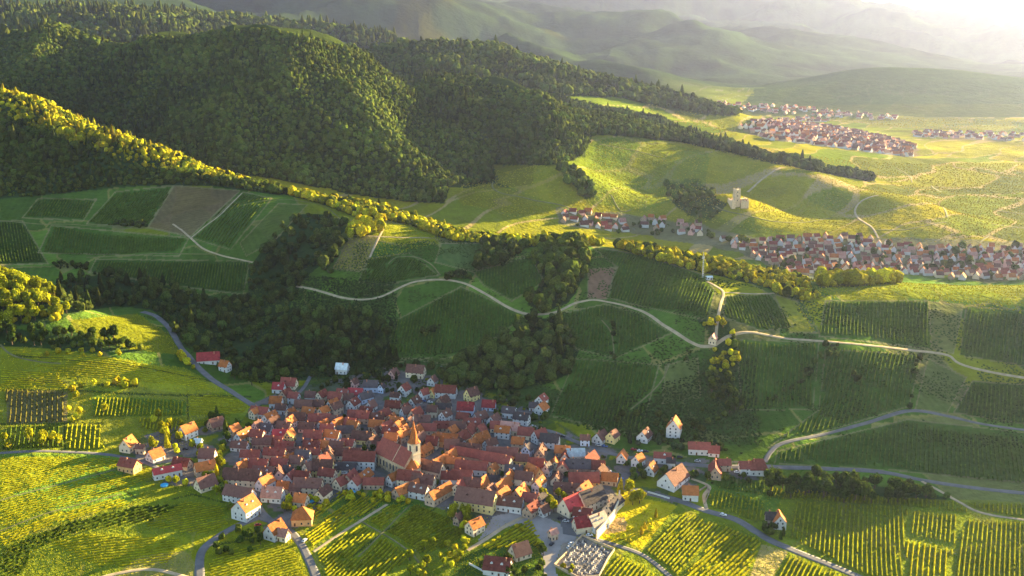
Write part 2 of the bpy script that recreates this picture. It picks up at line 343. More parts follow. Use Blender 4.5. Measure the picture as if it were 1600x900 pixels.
# village ground: gardens, yards and lanes
VILLAGE = [(372,668),(395,630),(440,612),(520,592),(600,575),(690,590),(780,618),(850,650),(900,682),(960,700),(1050,715),(1120,718),(1195,725),(1192,750),(1120,748),(1080,760),(1060,790),(1010,770),(975,762),(940,830),(905,830),(850,812),(800,800),(760,820),(700,800),(640,775),(560,765),(520,790),(490,800),(460,830),(430,848),(400,812),(380,815),(360,770),(330,760),(280,760),(190,745),(190,690),(280,665),(330,650)]
paint(VILLAGE, GREEN*.5+ASPH*.2, 560, 1000, .8, rows=0, soft=6)
vm = inpoly(u2, v2, VILLAGE) & (y2 < 1000) & (y2 > 560)
nn = fbm(x2, y2, 16, 3, 77)
mm = vm & (nn > .02); C[mm] = (ASPH * .8 + SOIL * .25) * (.8 + .4 * nn[mm][:, None])
mm = vm & (nn < -.22); C[mm] = MEADOW * .7
CORE = [(400,660),(440,625),(560,620),(700,650),(850,690),(960,740),(950,770),(905,820),(800,800),(640,770),(560,765),(480,790),(400,780)]
paint(CORE, ASPH * .75 + SOIL * .1, 560, 1000, .85, rows=0, soft=6)
for poly in ([(430,612),(500,595),(560,600),(520,640),(440,640)], [(820,650),(860,640),(870,670),(830,680)]): paint(poly, GREEN*.7, 560, 1000, .6)
SQUARE = [(770,806),(800,800),(850,806),(905,830),(900,845),(880,850),(868,885),(874,905),(850,905),(846,870),(838,838),(815,818),(775,830),(742,850)]
paint([(1165,755),(1230,760),(1210,800),(1100,790),(1110,760)], VINE*.95, 560, 900, .9)
paint([(880,842),(912,838),(958,862),(938,898),(905,908),(868,885)], GRAVEL*.8, 500, 800, 1, rows=0)
paint([(1190,850),(1232,862),(1205,905),(1170,905)], HAY*.9+SOIL*.4, 500, 800, .9, rows=0)
paint([(940,812),(975,808),(985,828),(945,835)], SOIL*1.4, 500, 800, .9, rows=0)
paint([(1085,838)], SOIL) if False else None
paint([(75,850),(130,830),(290,838),(300,850),(270,880),(140,885)], MEADOW*1.0, 400, 800, .9, rows=.1)
paint([(215,870),(290,860),(320,900),(180,900)], HAY*.8, 400, 800, .7, rows=0)
paint([(325,870),(470,840),(488,905),(320,905)], MEADOW*.8, 400, 800, .9, rows=.1)
# Katzenthal side
for poly, col in [([(710,300),(770,285),(860,320),(880,335),(820,338),(720,318)], MEADOW*.6),([(770,258),(870,258),(905,300),(925,325),(880,325),(780,285)], MEADOW*.75),
  ([(930,215),(1000,212),(1110,240),(1100,290),(1010,330),(930,320),(915,260)], VINE*.9),([(1165,320),(1240,300),(1330,345),(1290,375),(1180,350)], MEADOW*.95),
  ([(1100,330),(1180,360),(1290,380),(1120,372),(1060,350)], VINE*.6)]:
    paint(poly, col, 1400, 2200, .6, soft=4)
paint([(870,325),(980,335),(1100,352),(1180,372),(1280,372),(1400,372),(1720,380),(1720,440),(1400,428),(1260,440),(1150,392),(1000,368),(870,350)], ASPH*.6+GREEN*.35, 1250, 1650, .85, rows=0, soft=8)
paint([(1150,200),(1230,190),(1330,200),(1430,225),(1440,245),(1350,245),(1260,232),(1180,215)], ASPH*.6+SOIL*.3, 2700, 3900, .8, rows=0, soft=10)
paint([(1060,165),(1200,160),(1400,178),(1720,195),(1720,215),(1400,200),(1200,182)], FLOOR*2+SOIL*.1, 3500, 4500, .5, rows=0, soft=14)
C *= (1 + .22 * fbm(x2, y2, 60, 4, 71) + .12 * fbm(x2, y2, 9, 2, 73) * (y2 < 1800))[:, None]
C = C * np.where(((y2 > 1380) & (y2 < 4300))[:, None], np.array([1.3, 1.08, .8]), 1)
C = np.clip(C, .004, .8)

# ------------------------------------------------------------------ node helpers
def mat(name, rough=.85):
    m = bpy.data.materials.new(name); m.use_nodes = True
    nt = m.node_tree; b = nt.nodes['Principled BSDF']; b.inputs['Roughness'].default_value = rough
    b.inputs['Specular IOR Level'].default_value = .1
    return m, nt, b
def nd(nt, t, **kw):
    n = nt.nodes.new(t)
    for k, v in kw.items():
        if k in n.inputs.keys() if isinstance(k, str) else False: n.inputs[k].default_value = v
        else: setattr(n, k, v)
    return n
def mixrgb(nt, blend, fac, a, b):
    n = nt.nodes.new('ShaderNodeMix'); n.data_type = 'RGBA'; n.blend_type = blend
    for sock, val in ((n.inputs[0], fac), (n.inputs[6], a), (n.inputs[7], b)):
        if isinstance(val, bpy.types.NodeSocket): nt.links.new(val, sock)
        elif val is not None: sock.default_value = val if not isinstance(val, (tuple, list)) else (*val[:3], 1)
    return n.outputs[2]
def math_(nt, op, a, b=0.):
    n = nt.nodes.new('ShaderNodeMath'); n.operation = op
    for i, val in enumerate((a, b)):
        if isinstance(val, bpy.types.NodeSocket): nt.links.new(val, n.inputs[i])
        else: n.inputs[i].default_value = val
    return n.outputs[0]
def noise(nt, scale, detail=3, vec=None, rough=.6):
    n = nt.nodes.new('ShaderNodeTexNoise'); n.inputs['Scale'].default_value = scale; n.inputs['Detail'].default_value = detail; n.inputs['Roughness'].default_value = rough
    if vec is None:
        g = nt.nodes.new('ShaderNodeNewGeometry'); vec = g.outputs['Position']
    nt.links.new(vec, n.inputs['Vector']); return n.outputs['Fac']
def ramp(nt, fac, lo, hi, a, b):
    n = nt.nodes.new('ShaderNodeMapRange'); nt.links.new(fac, n.inputs[0])
    for i, v in zip((1, 2, 3, 4), (lo, hi, a, b)): n.inputs[i].default_value = v
    return n.outputs[0]
def bump(nt, b, h, strength, dist):
    n = nt.nodes.new('ShaderNodeBump'); n.inputs['Strength'].default_value = strength; n.inputs['Distance'].default_value = dist
    nt.links.new(h, n.inputs['Height']); nt.links.new(n.outputs['Normal'], b.inputs['Normal'])

def make_mesh(name, V, F, cols=None, smooth=False, mats=None, midx=None, attrs=None):
    """V (n,3) array, F (m,k) array of one face size or list of lists"""
    me = bpy.data.meshes.new(name)
    V = np.asarray(V, np.float32)
    if isinstance(F, np.ndarray):
        k = F.shape[1]; nf = len(F)
        me.vertices.add(len(V)); me.vertices.foreach_set('co', V.ravel())
        me.loops.add(nf * k); me.loops.foreach_set('vertex_index', F.astype(np.int32).ravel())
        me.polygons.add(nf); me.polygons.foreach_set('loop_start', np.arange(0, nf * k, k, dtype=np.int32)); 
        me.update(calc_edges=True)
    else: me.from_pydata([tuple(map(float, p)) for p in V], [], F); me.update()
    if cols is not None:
        at = me.attributes.new('col', 'FLOAT_COLOR', 'POINT')
        c4 = np.ones((len(V), 4), np.float32); c4[:, :3] = cols; at.data.foreach_set('color', c4.ravel())
    for n_, arr in (attrs or {}).items():
        at = me.attributes.new(n_, 'FLOAT', 'POINT'); at.data.foreach_set('value', np.asarray(arr, np.float32))
    me.polygons.foreach_set('use_smooth', np.full(len(me.polygons), smooth))
    for m in (mats or []): me.materials.append(m)
    if midx is not None: me.polygons.foreach_set('material_index', np.asarray(midx, np.int32))
    return me
def link(name, me, parent=None, loc=None):
    o = bpy.data.objects.new(name, me); COL.objects.link(o)
    if parent is not None: o.parent = parent
    if loc is not None: o.location = loc
    return o
def attr(nt, name):
    n = nt.nodes.new('ShaderNodeAttribute'); n.attribute_name = name; return n

# ground material
mg, nt, b = mat('ground_cover', .95); b.inputs['Specular IOR Level'].default_value = 0
colr = attr(nt, 'col').outputs['Color']; ph = attr(nt, 'phase').outputs['Fac']; rs = attr(nt, 'rowst').outputs['Fac']
w = math_(nt, 'SINE', math_(nt, 'MULTIPLY', ph, 2 * math.pi / 7.0))
n1 = noise(nt, .22, 4); n2 = noise(nt, .03, 5)
n3 = noise(nt, 1.1, 2)
f = math_(nt, 'ADD', math_(nt, 'MULTIPLY', n1, .55), math_(nt, 'MULTIPLY', n3, .35))
f = math_(nt, 'ADD', f, math_(nt, 'MULTIPLY', n2, .7))
f = math_(nt, 'ADD', f, math_(nt, 'MULTIPLY', math_(nt, 'MULTIPLY', w, rs), .10))
f = math_(nt, 'ADD', f, .22)
vm_ = nt.nodes.new('ShaderNodeVectorMath'); vm_.operation = 'SCALE'; nt.links.new(colr, vm_.inputs[0]); nt.links.new(f, vm_.inputs['Scale'])
nt.links.new(vm_.outputs[0], b.inputs['Base Color'])
bump(nt, b, math_(nt, 'ADD', n1, math_(nt, 'MULTIPLY', n2, 3)), .9, 2.2)
idx = (np.arange(NT - 1)[:, None] * NS + np.arange(NS - 1)[None]).ravel()
F = np.stack([idx, idx + 1, idx + NS + 1, idx + NS], 1)
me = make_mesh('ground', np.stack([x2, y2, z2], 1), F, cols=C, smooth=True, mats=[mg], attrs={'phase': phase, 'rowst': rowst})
g = link('ground', me); g['kind'] = 'structure'

# ------------------------------------------------------------------ camera, sun, sky, air
cam = bpy.data.cameras.new('camera'); co = bpy.data.objects.new('camera', cam); COL.objects.link(co)
co.location = (0, 0, HC); co.rotation_euler = (math.pi / 2 - PITCH, 0, 0)
cam.sensor_width = 36; cam.lens = 36 * FOC / 1600; cam.clip_end = 60000; cam.clip_start = 1
scene.camera = co
sun = bpy.data.lights.new('sun', 'SUN'); sun.energy = 5; sun.angle = R(.6); sun.color = (1, .75, .33)
so = bpy.data.objects.new('sun', sun); COL.objects.link(so)
SD = Vector((math.sin(SUN_AZ) * math.cos(SUN_EL), math.cos(SUN_AZ) * math.cos(SUN_EL), math.sin(SUN_EL)))
so.rotation_euler = SD.to_track_quat('Z', 'Y').to_euler(); so.location = (0, 0, 900)
wd = bpy.data.worlds.new('World'); scene.world = wd; wd.use_nodes = True
wn = wd.node_tree; bg = wn.nodes['Background']; sk = wn.nodes.new('ShaderNodeTexSky'); sk.sky_type = 'NISHITA'; sk.sun_disc = False
sk.sun_elevation = SUN_EL; sk.sun_rotation = SUN_AZ; sk.altitude = 300; sk.dust_density = .6
wn.links.new(sk.outputs[0], bg.inputs[0]); bg.inputs[1].default_value = .05
HAZE = True
if HAZE:
    mh = bpy.data.materials.new('haze'); mh.use_nodes = True; hn = mh.node_tree
    for n in list(hn.nodes):
        if n.type != 'OUTPUT_MATERIAL': hn.nodes.remove(n)
    pv = hn.nodes.new('ShaderNodeVolumePrincipled'); pv.inputs['Color'].default_value = (.35, .42, .80, 1); pv.inputs['Density'].default_value = 1.8e-5; pv.inputs['Anisotropy'].default_value = .64
    hn.links.new(pv.outputs[0], [n for n in hn.nodes if n.type == 'OUTPUT_MATERIAL'][0].inputs['Volume'])
    zlo = float(z2.min()) - 5; zhi = float(max(z2.max(), HC)) + 30
    print('haze z', zlo, zhi)
    xs, ys = (-49000, 80000), (20, 31000)
    Vh = [(x, y, z) for z in (zlo, zhi) for y in ys for x in xs]
    Vh = np.array(Vh); Vh[:, 1] = np.where(Vh[:, 1] < 100, -400, Vh[:, 1])
    Fh = [[0, 2, 3, 1], [4, 5, 7, 6], [0, 1, 5, 4], [2, 6, 7, 3], [0, 4, 6, 2], [1, 3, 7, 5]]
    hz = link('haze', make_mesh('haze', Vh, Fh, mats=[mh])); hz['kind'] = 'stuff'
    hz['label'] = 'pale evening haze filling the valley air and thickening towards the mountains'; hz['category'] = 'haze'
scene.view_settings.view_transform = 'Standard'; scene.view_settings.look = 'None'; scene.view_settings.exposure = 3.4; scene.view_settings.gamma = 1
scene.view_settings.use_curve_mapping = False
scene.cycles.volume_bounces = 1; scene.cycles.max_bounces = 5; scene.cycles.volume_max_steps = 64
scene.cycles.use_denoising = True
# ------------------------------------------------------------------ buildings
def simple(name, col, rough=.8, var=.25, scale=.6, bmp=0, spec=.08, rnd=.25):
    m, nt, b = mat(name, rough); b.inputs['Specular IOR Level'].default_value = spec
    g = nt.nodes.new('ShaderNodeTexCoord').outputs['Object']
    n = noise(nt, scale, 4, g)
    oi = nt.nodes.new('ShaderNodeObjectInfo').outputs['Random']
    f = math_(nt, 'ADD', ramp(nt, n, .3, .7, 1 - var, 1 + var), ramp(nt, oi, 0, 1, -rnd, rnd))
    vm = nt.nodes.new('ShaderNodeVectorMath'); vm.operation = 'SCALE'; vm.inputs[0].default_value = col; nt.links.new(f, vm.inputs['Scale'])
    nt.links.new(vm.outputs[0], b.inputs['Base Color'])
    if bmp: bump(nt, b, n, .5, bmp)
    return m
def tile_mat(name, col, rnd=.28):
    m, nt, b = mat(name, .9); b.inputs['Specular IOR Level'].default_value = .08
    tc = nt.nodes.new('ShaderNodeTexCoord').outputs['Object']
    n = noise(nt, .5, 5, tc, .7); n2 = noise(nt, 3.2, 2, tc)
    wv = nt.nodes.new('ShaderNodeTexWave'); wv.wave_type = 'BANDS'; wv.bands_direction = 'X'; wv.inputs['Scale'].default_value = 1.1; wv.inputs['Distortion'].default_value = .4
    nt.links.new(tc, wv.inputs['Vector'])
    oi = nt.nodes.new('ShaderNodeObjectInfo').outputs['Random']
    f = math_(nt, 'ADD', ramp(nt, n, .3, .7, .6, 1.15), ramp(nt, oi, 0, 1, -rnd, rnd))
    f = math_(nt, 'ADD', f, ramp(nt, wv.outputs['Fac'], 0, 1, -.08, .08)); f = math_(nt, 'ADD', f, ramp(nt, n2, .3, .7, -.12, .12))
    vm = nt.nodes.new('ShaderNodeVectorMath'); vm.operation = 'SCALE'; vm.inputs[0].default_value = col; nt.links.new(f, vm.inputs['Scale'])
    nt.links.new(vm.outputs[0], b.inputs['Base Color']); bump(nt, b, wv.outputs['Fac'], .4, .08)
    return m
ROOF = {'r': ('red', tile_mat('red_tiles', (.225, .066, .052))), 'o': ('orange', tile_mat('orange_tiles', (.40, .135, .045))), 'b': ('brown', tile_mat('brown_tiles', (.15, .075, .062))),
        'd': ('grey', tile_mat('grey_slates', (.085, .07, .075))), 'p': ('pinkish', tile_mat('pink_tiles', (.42, .22, .18))), 'c': ('bright red', tile_mat('bright_red_sheet', (.33, .05, .055))),
        'l': ('pale blue', tile_mat('pale_sheet', (.50, .58, .62))), 't': ('beige', tile_mat('beige_sheet', (.42, .32, .25)))}
WALL = {'w': ('white', simple('white_render', (.52, .52, .53), .9, .12, rnd=.1)), 'c': ('cream', simple('cream_render', (.62, .52, .38), .9, .12, rnd=.1)), 'y': ('yellow', simple('yellow_render', (.62, .50, .22), .9, .12, rnd=.1)),
        'p': ('pink', simple('pink_render', (.60, .36, .32), .9, .12, rnd=.1)), 't': ('stone', simple('tan_stone', (.36, .27, .20), .9, .3)), 'b': ('pale blue', simple('blue_render', (.45, .52, .66), .9, .12, rnd=.1)),
        'o': ('ochre', simple('ochre_render', (.52, .30, .14), .9, .15, rnd=.1))}
MGLASS = simple('window_glass', (.035, .045, .06), .25, .3, spec=.5); MWOOD = simple('door_wood', (.12, .06, .035)); MCHIM = simple('chimney_brick', (.32, .15, .10))
MSTONE = simple('sandstone', (.50, .38, .25), .9, .25); MMETAL = simple('pale_metal', (.55, .56, .58), .4, .1); MFRAME = simple('white_frame', (.7, .7, .68))

def bx(V, F, x0, x1, y0, y1, z0, z1):
    n = len(V); V += [(x0,y0,z0),(x1,y0,z0),(x1,y1,z0),(x0,y1,z0),(x0,y0,z1),(x1,y0,z1),(x1,y1,z1),(x0,y1,z1)]
    F += [[n,n+3,n+2,n+1],[n+4,n+5,n+6,n+7],[n,n+1,n+5,n+4],[n+1,n+2,n+6,n+5],[n+2,n+3,n+7,n+6],[n+3,n,n+4,n+7]]
def boxmesh(name, dims, m):
    V, F = [], []; bx(V, F, *dims); return make_mesh(name, V, F, mats=[m])
def wall_mesh(L, W, h, rh, m, hip=False):
    l, w = L / 2, W / 2
    V = [(-l,-w,-3),(l,-w,-3),(l,w,-3),(-l,w,-3),(-l,-w,h),(l,-w,h),(l,w,h),(-l,w,h)]
    F = [[0,1,5,4],[2,3,7,6],[1,0,3,2]]
    if hip: F += [[1,2,6,5],[3,0,4,7],[4,5,6,7]]
    else:
        V += [(l,0,h+rh-.12),(-l,0,h+rh-.12)]; F += [[1,2,6,8,5],[3,0,4,9,7]]
    return make_mesh('wall', V, F, mats=[m])
def roof_mesh(L, W, h, rh, m, over=.5, hip=0., th=.28):
    l, w = L / 2 + over, W / 2 + over
    k = rh / (W / 2); ze = h - over * k + .05; zt_ = h + rh + .05
    V = []; F = []
    hl = l - hip
    top = [(-l,-w,ze),(l,-w,ze),(l,w,ze),(-l,w,ze),(-hl,0,zt_),(hl,0,zt_)]
    V = [(x,y,z + th) for x, y, z in top] + top
    F = [[0,1,5,4],[2,3,4,5],[6,10,11,7],[8,11,10,9],[0,6,7,1],[2,8,9,3]]
    if hip: F += [[1,2,5],[3,0,4],[7,11,8],[9,10,6],[1,7,8,2],[3,9,6,0]]
    else: F += [[1,7,11,5],[5,11,8,2],[3,9,10,4],[4,10,6,0]]
    return make_mesh('roof', V, F, mats=[m])
WMESH = boxmesh('window', (-.5,.5,-.05,.07,-.65,.65), MGLASS)
DMESH = boxmesh('door', (-.55,.55,-.05,.08,0,2.1), MWOOD)
SHUT = {}
FOOT = []      # (x, y, half diagonal) of everything built
HOUSES = []
def tag(o, label, cat, group=None, kind=None):
    if label and len(label.replace('-', ' ').split()) > 16: print('LONG', label)
    if label: o['label'] = label
    if cat: o['category'] = cat
    if group: o['group'] = group
    if kind: o['kind'] = kind
    return o
def empty(name, loc, rz=0):
    o = bpy.data.objects.new(name, None); COL.objects.link(o); o.location = loc; o.rotation_euler = (0, 0, rz); o.empty_display_size = .5; return o
SLOTS = {}
def build_house(X, Y, ang, L, W, roof, wall, h=None, rh=None, hip=0., windows=True, name='house', z=None, chim=True):
    rnd = random.Random(int(X * 13 + Y * 7))
    if Y < 1100 and h is None: L, W = L * .84, W * .84
    if h is None: h = rnd.choice([3.2, 3.8, 4.6, 5.0])
    if rh is None: rh = W * .5 * rnd.uniform(1.0, 1.3)
    if z is None: z = float(np.min(zt(np.array([X, X + 4, X - 4, X]), np.array([Y, Y, Y, Y - 4])))) + .1
    e = empty(name, (X, Y, z), R(ang))
    link('wall', wall_mesh(L, W, h, rh, WALL[wall][1] if isinstance(wall, str) else wall, hip > 0), e)
    r = link('roof', roof_mesh(L, W, h, rh, ROOF[roof][1], hip=hip), e)
    if windows:
        if chim:
            cx_, s_ = rnd.uniform(-.35, .35) * L, rnd.choice([-1, 1])
            V, F = [], []; bx(V, F, cx_ - .35, cx_ + .35, s_ * W * .12 - .35, s_ * W * .12 + .35, h + rh * .5, h + rh + .9)
            link('chimney', make_mesh('chimney', V, F, mats=[MCHIM]), r)
        if L > 9 and rnd.random() < .55 and not hip:
            for xd in ([-L * .2, L * .2] if L > 12 else [rnd.uniform(-.15, .15) * L]):
                V, F = [], []; k_ = rh / (W / 2); yd = -W * .3; zd = h + rh - k_ * W * .3
                for s2 in (1, -1) if rnd.random() < .5 else (1,):
                    n = len(V); V += [(xd - .8, yd * s2, zd - .3), (xd + .8, yd * s2, zd - .3), (xd + .8, yd * s2, zd + .9), (xd - .8, yd * s2, zd + .9), (xd, yd * s2, zd + 1.5), (xd - .8, 0, zd + .9), (xd + .8, 0, zd + .9), (xd, 0, zd + 1.5)]
                    F += [[n, n + 1, n + 2, n + 4, n + 3], [n + 3, n + 4, n + 7, n + 5], [n + 4, n + 2, n + 6, n + 7], [n, n + 3, n + 5], [n + 1, n + 6, n + 2]]
                d_ = link('dormer', make_mesh('dormer', V, F, mats=[WALL['w'][1] if wall == 'w' else ROOF[roof][1]]), r)
        fl = [1.6, 4.2] if h > 4.9 else [1.6]
        if h > 7: fl = [1.6, 4.2, 6.8]
        nx = max(2, int(L / 3.3)); ny = 2
        di = rnd.randrange(nx)
        for s_ in (-1, 1):
            for zf in fl:
                if zf + .7 > h: continue
                for i in range(nx):
                    if s_ == -1 and zf == fl[0] and i == di:
                        d = link('door', DMESH, e, ((i + .5) / nx * L - L / 2, -W / 2 - .02, 0)); continue
                    if rnd.random() < .12: continue
                    link('window', WMESH, e, ((i + .5) / nx * L - L / 2, s_ * (W / 2 + .02), zf))
            if not hip or True:
                for zf in fl + ([h + rh * .28] if not hip else []):
                    for i in range(ny if zf < h else 1):
                        yy = ((i + .5) / ny - .5) * W * .8 if zf < h else 0
                        o = link('window', WMESH, e, (s_ * (L / 2 + .02), yy, zf)); o.rotation_euler = (0, 0, math.pi / 2)
    FOOT.append((X, Y, max(L, W) * .5, math.cos(R(ang)), math.sin(R(ang)), L / 2, W / 2))
    return e
def at(u, v, **k): return hit(u, v, **k)
# rows of houses: (u, v, ridge angle, length, width, roof, wall)
ROWS = [
 ('on the valley road above the left fields', 'farm buildings beside the valley road', [(326,566,15,22,11,'c','w'),(352,579,-20,10,8,'o','w')]),
 ('in the pair above the village edge', 'houses above the village', [(452,605,-5,15,10,'r','c'),(436,612,-10,11,9,'c','w')]),
 ('in the top row under the hillside', 'houses under the hillside', [(535,582,-10,12,8,'l','w'),(553,604,70,8,7,'b','p'),(580,610,-5,14,9,'d','b'),(597,612,-5,7,6,'d','b'),(615,588,70,10,8,'b','p'),(650,587,-10,18,10,'b','c'),(676,600,70,9,8,'b','w')]),
 ('in the second row from the hillside', 'upper village houses', [(486,627,0,10,8,'b','w'),(520,639,60,11,9,'o','w'),(545,628,0,9,8,'b','w'),(556,621,-10,14,8,'c','w'),(571,627,45,14,8,'d','b'),(618,625,-10,9,7,'b','w'),(632,616,60,11,9,'r','w'),(663,622,50,9,7,'r','w'),(677,619,65,8,7,'o','y'),(697,619,-5,20,10,'r','w'),(737,624,45,12,10,'b','y'),(764,639,-5,12,9,'c','b')]),
 ('in the third row from the hillside', 'upper village houses', [(475,643,-5,16,9,'b','t'),(492,641,-5,18,9,'b','o'),(552,637,-5,13,9,'r','w'),(580,640,70,9,8,'b','w'),(635,652,45,10,8,'b','w'),(648,637,-15,12,9,'b','w'),(661,645,-10,12,8,'d','b'),(676,650,-10,9,8,'b','c'),(692,633,60,12,9,'b','t'),(693,645,-10,14,8,'d','t'),(728,646,-10,15,10,'c','b'),(750,658,-30,13,9,'b','w'),(772,661,60,12,9,'b','w')]),
 ('in the row above the church', 'houses above the church', [(500,661,-5,20,10,'r','t'),(526,663,-5,10,9,'b','y'),(568,660,-5,12,9,'r','t'),(590,662,-3,12,8,'b','w'),(612,661,70,10,8,'o','t'),(642,668,-5,12,9,'b','t'),(660,663,-5,14,9,'b','t'),(668,677,-5,16,9,'r','t'),(692,672,-5,16,9,'r','t'),(696,657,60,11,8,'b','w'),(716,676,-10,14,9,'b','t'),(738,670,-5,15,9,'r','w'),(590,680,60,9,7,'b','c')]),
 ('beside the upper road right of the church', 'houses along the upper road', [(795,651,-20,12,8,'d','w'),(815,662,-30,14,8,'d','w'),(797,676,-20,16,11,'p','c'),(846,632,60,11,9,'r','w'),(846,644,60,12,10,'o','w'),(834,640,-10,8,6,'d','w'),(843,690,45,12,9,'r','w'),(859,697,-20,16,11,'d','w'),(914,695,-10,8,6,'b','b')]),
 ('on the slope side of the east road', 'houses along the east road', [(938,689,60,13,10,'b','w'),(957,689,60,11,9,'b','y'),(1007,687,60,13,10,'b','w'),(1053,679,80,11,10,'o','w'),(1092,707,-5,18,9,'r','w'),(1115,710,-5,9,8,'r','w')]),
 ('on the valley side of the east road', 'houses along the east road', [(972,721,80,10,8,'o','w'),(997,727,60,10,8,'o','w'),(1017,739,60,11,9,'o','w'),(1035,722,-5,14,7,'r','w'),(1048,730,-5,7,6,'d','w'),(1117,740,85,20,10,'r','t'),(1131,733,0,10,7,'r','t'),(1166,738,0,12,9,'r','w'),(1184,738,-5,14,11,'r','w'),(1052,754,55,22,13,'b','w'),(1078,778,-10,12,10,'o','w')]),
 ('alone in the vineyard by the lower road', 'vineyard house', [(1217,822,80,11,9,'o','w'),(1205,818,-10,9,8,'d','t')]),
 ('on the left lane outside the village', 'houses on the left lane', [(201,703,80,12,10,'o','c'),(243,718,50,12,10,'o','w'),(294,682,50,14,10,'o','w'),(203,735,-20,16,10,'r','o'),(220,708,-5,7,5,'b','t')]),
 ('in the hamlet left of the village', 'hamlet houses', [(285,731,-10,14,9,'r','t'),(262,745,35,22,6,'c','w'),(325,722,-5,13,10,'b','w'),(321,741,35,16,9,'o','t'),(322,763,45,15,11,'b','c'),(338,669,50,13,10,'b','t'),(366,676,65,10,8,'o','t'),(381,686,65,17,9,'o','w'),(310,697,-5,6,5,'l','w')]),
 ('in the front left corner of the village', 'houses at the front left corner', [(380,756,-15,30,11,'b','c'),(378,738,60,11,8,'o','t'),(375,782,-20,24,11,'b','w'),(385,806,60,14,12,'o','w'),(415,763,60,14,9,'o','w'),(427,781,-10,16,11,'p','w'),(473,815,0,15,14,'o','o'),(430,838,60,14,10,'o','w'),(443,843,-15,8,7,'p','c'),(482,768,-10,22,11,'b','c'),(462,770,-10,9,7,'b','p')]),
 ('in the block at the left of the village', 'houses at the left of the village', [(392,717,-5,16,9,'r','w'),(405,735,-5,15,10,'r','c'),(413,748,-10,18,9,'b','w'),(430,717,-3,18,9,'r','t'),(438,732,-5,14,9,'r','c'),(436,750,-80,12,9,'b','p'),(473,755,-10,12,8,'r','c'),(488,740,50,13,10,'b','c'),(452,725,60,10,8,'o','o'),(462,712,-5,14,8,'b','c'),(474,722,-5,12,8,'d','w'),(452,742,-10,9,8,'d','t')]),
 ('in the upper left block of the village', 'houses at the upper left of the village', [(407,651,-10,17,9,'r','w'),(422,660,65,14,11,'o','w'),(398,653,65,8,7,'o','c'),(440,645,-5,10,8,'b','w'),(455,653,60,8,7,'o','c'),(465,661,-5,16,9,'b','w'),(453,668,65,11,8,'o','p'),(438,685,0,12,9,'c','w'),(410,699,-5,16,8,'b','t'),(428,697,-5,16,9,'r','t'),(446,703,-5,16,8,'r','t'),(375,703,-5,14,8,'b','w'),(403,674,60,8,7,'b','p'),(416,676,-20,12,8,'d','w'),(453,689,65,9,7,'o','y')]),
 ('in the middle block left of the church', 'houses left of the church', [(480,674,-5,14,8,'b','p'),(490,688,-5,16,9,'r','t'),(476,700,-3,12,9,'d','t'),(512,679,-5,12,8,'r','w'),(540,681,-5,14,8,'d','t'),(511,702,-80,13,9,'o','o'),(488,703,-5,14,9,'r','w'),(527,704,-5,12,8,'b','o'),(567,691,-10,18,11,'b','y'),(583,696,-10,11,8,'b','t'),(515,718,-70,14,9,'b','t'),(545,715,-5,20,9,'b','c'),(535,737,-5,24,8,'d','w'),(506,741,-10,16,12,'b','y'),(563,729,-8,22,10,'r','w')]),
 ('in the row below the church', 'houses below the church', [(548,754,70,14,9,'r','t'),(569,752,65,15,9,'o','w'),(584,762,-5,16,7,'r','t'),(617,755,55,14,7,'o','w'),(636,772,52,24,9,'o','t'),(655,776,-30,15,9,'b','w'),(640,757,-20,18,10,'r','c'),(662,761,-20,18,10,'b','c'),(687,780,52,26,9,'o','t'),(704,753,-10,14,9,'r','w'),(722,753,-10,16,9,'r','w')]),
 ('in the block right of the church', 'houses right of the church', [(672,740,-22,24,10,'b','c'),(693,729,62,34,8,'o','t'),(709,731,-15,12,7,'o','t'),(700,696,-10,18,10,'o','o'),(752,696,50,14,12,'o','o'),(738,702,50,8,7,'o','o'),(664,709,60,13,9,'o','o'),(680,690,60,9,7,'o','t'),(720,701,-60,10,7,'b','w'),(766,703,45,11,8,'b','w'),(735,711,-10,18,8,'b','t'),(706,707,-5,12,10,'b','t'),(745,721,-20,48,9,'r','t'),(630,683,-10,12,8,'o','t')]),
 ('in the long block beyond the church', 'houses in the right of the village', [(737,739,-12,26,9,'r','w'),(776,729,-20,26,9,'r','c'),(753,763,60,14,9,'o','y'),(738,767,-15,14,9,'b','t'),(771,757,-10,8,7,'d','w'),(770,741,60,8,7,'o','o'),(785,717,-10,26,9,'b','y'),(803,746,-10,14,10,'d','w'),(795,755,60,10,8,'o','c'),(816,725,-10,10,8,'b','y'),(845,715,80,16,8,'b','t'),(824,711,-10,9,8,'d','b')]),
 ('in the front row above the square', 'houses above the square', [(745,793,-25,26,12,'b','y'),(784,767,60,18,9,'o','t'),(812,779,60,16,10,'o','t'),(797,796,-15,20,10,'b','w'),(829,791,-20,12,10,'r','y'),(846,789,60,8,7,'d','w'),(849,804,50,8,7,'b','w'),(765,776,60,10,8,'b','t')]),
 ('in the right block of the village', 'houses at the right of the village', [(834,749,-60,15,11,'o','o'),(842,764,60,14,7,'o','w'),(870,754,75,12,8,'b','c'),(867,731,80,10,8,'o','c'),(880,738,80,12,9,'r','t'),(883,720,80,10,7,'r','w'),(899,717,10,15,9,'l','w'),(903,737,-10,20,11,'d','t'),(912,756,0,24,11,'r','o'),(886,771,-5,20,10,'b','t'),(921,728,60,18,9,'r','c'),(855,741,-10,9,7,'d','w')]),
 ('beside the square and the park', 'buildings around the square', [(895,798,38,18,11,'c','c'),(922,790,35,19,12,'d','c'),(912,828,20,15,10,'c','c'),(932,824,35,15,12,'t','w'),(958,796,62,22,8,'d','c')]),
 ('below the village near the front', 'houses in front of the village', [(742,831,50,12,9,'o','c'),(812,869,-40,13,11,'b','c'),(778,893,-15,18,13,'r','w'),(864,842,40,6,5,'p','t'),(716,818,-10,7,5,'b','t')]),
]
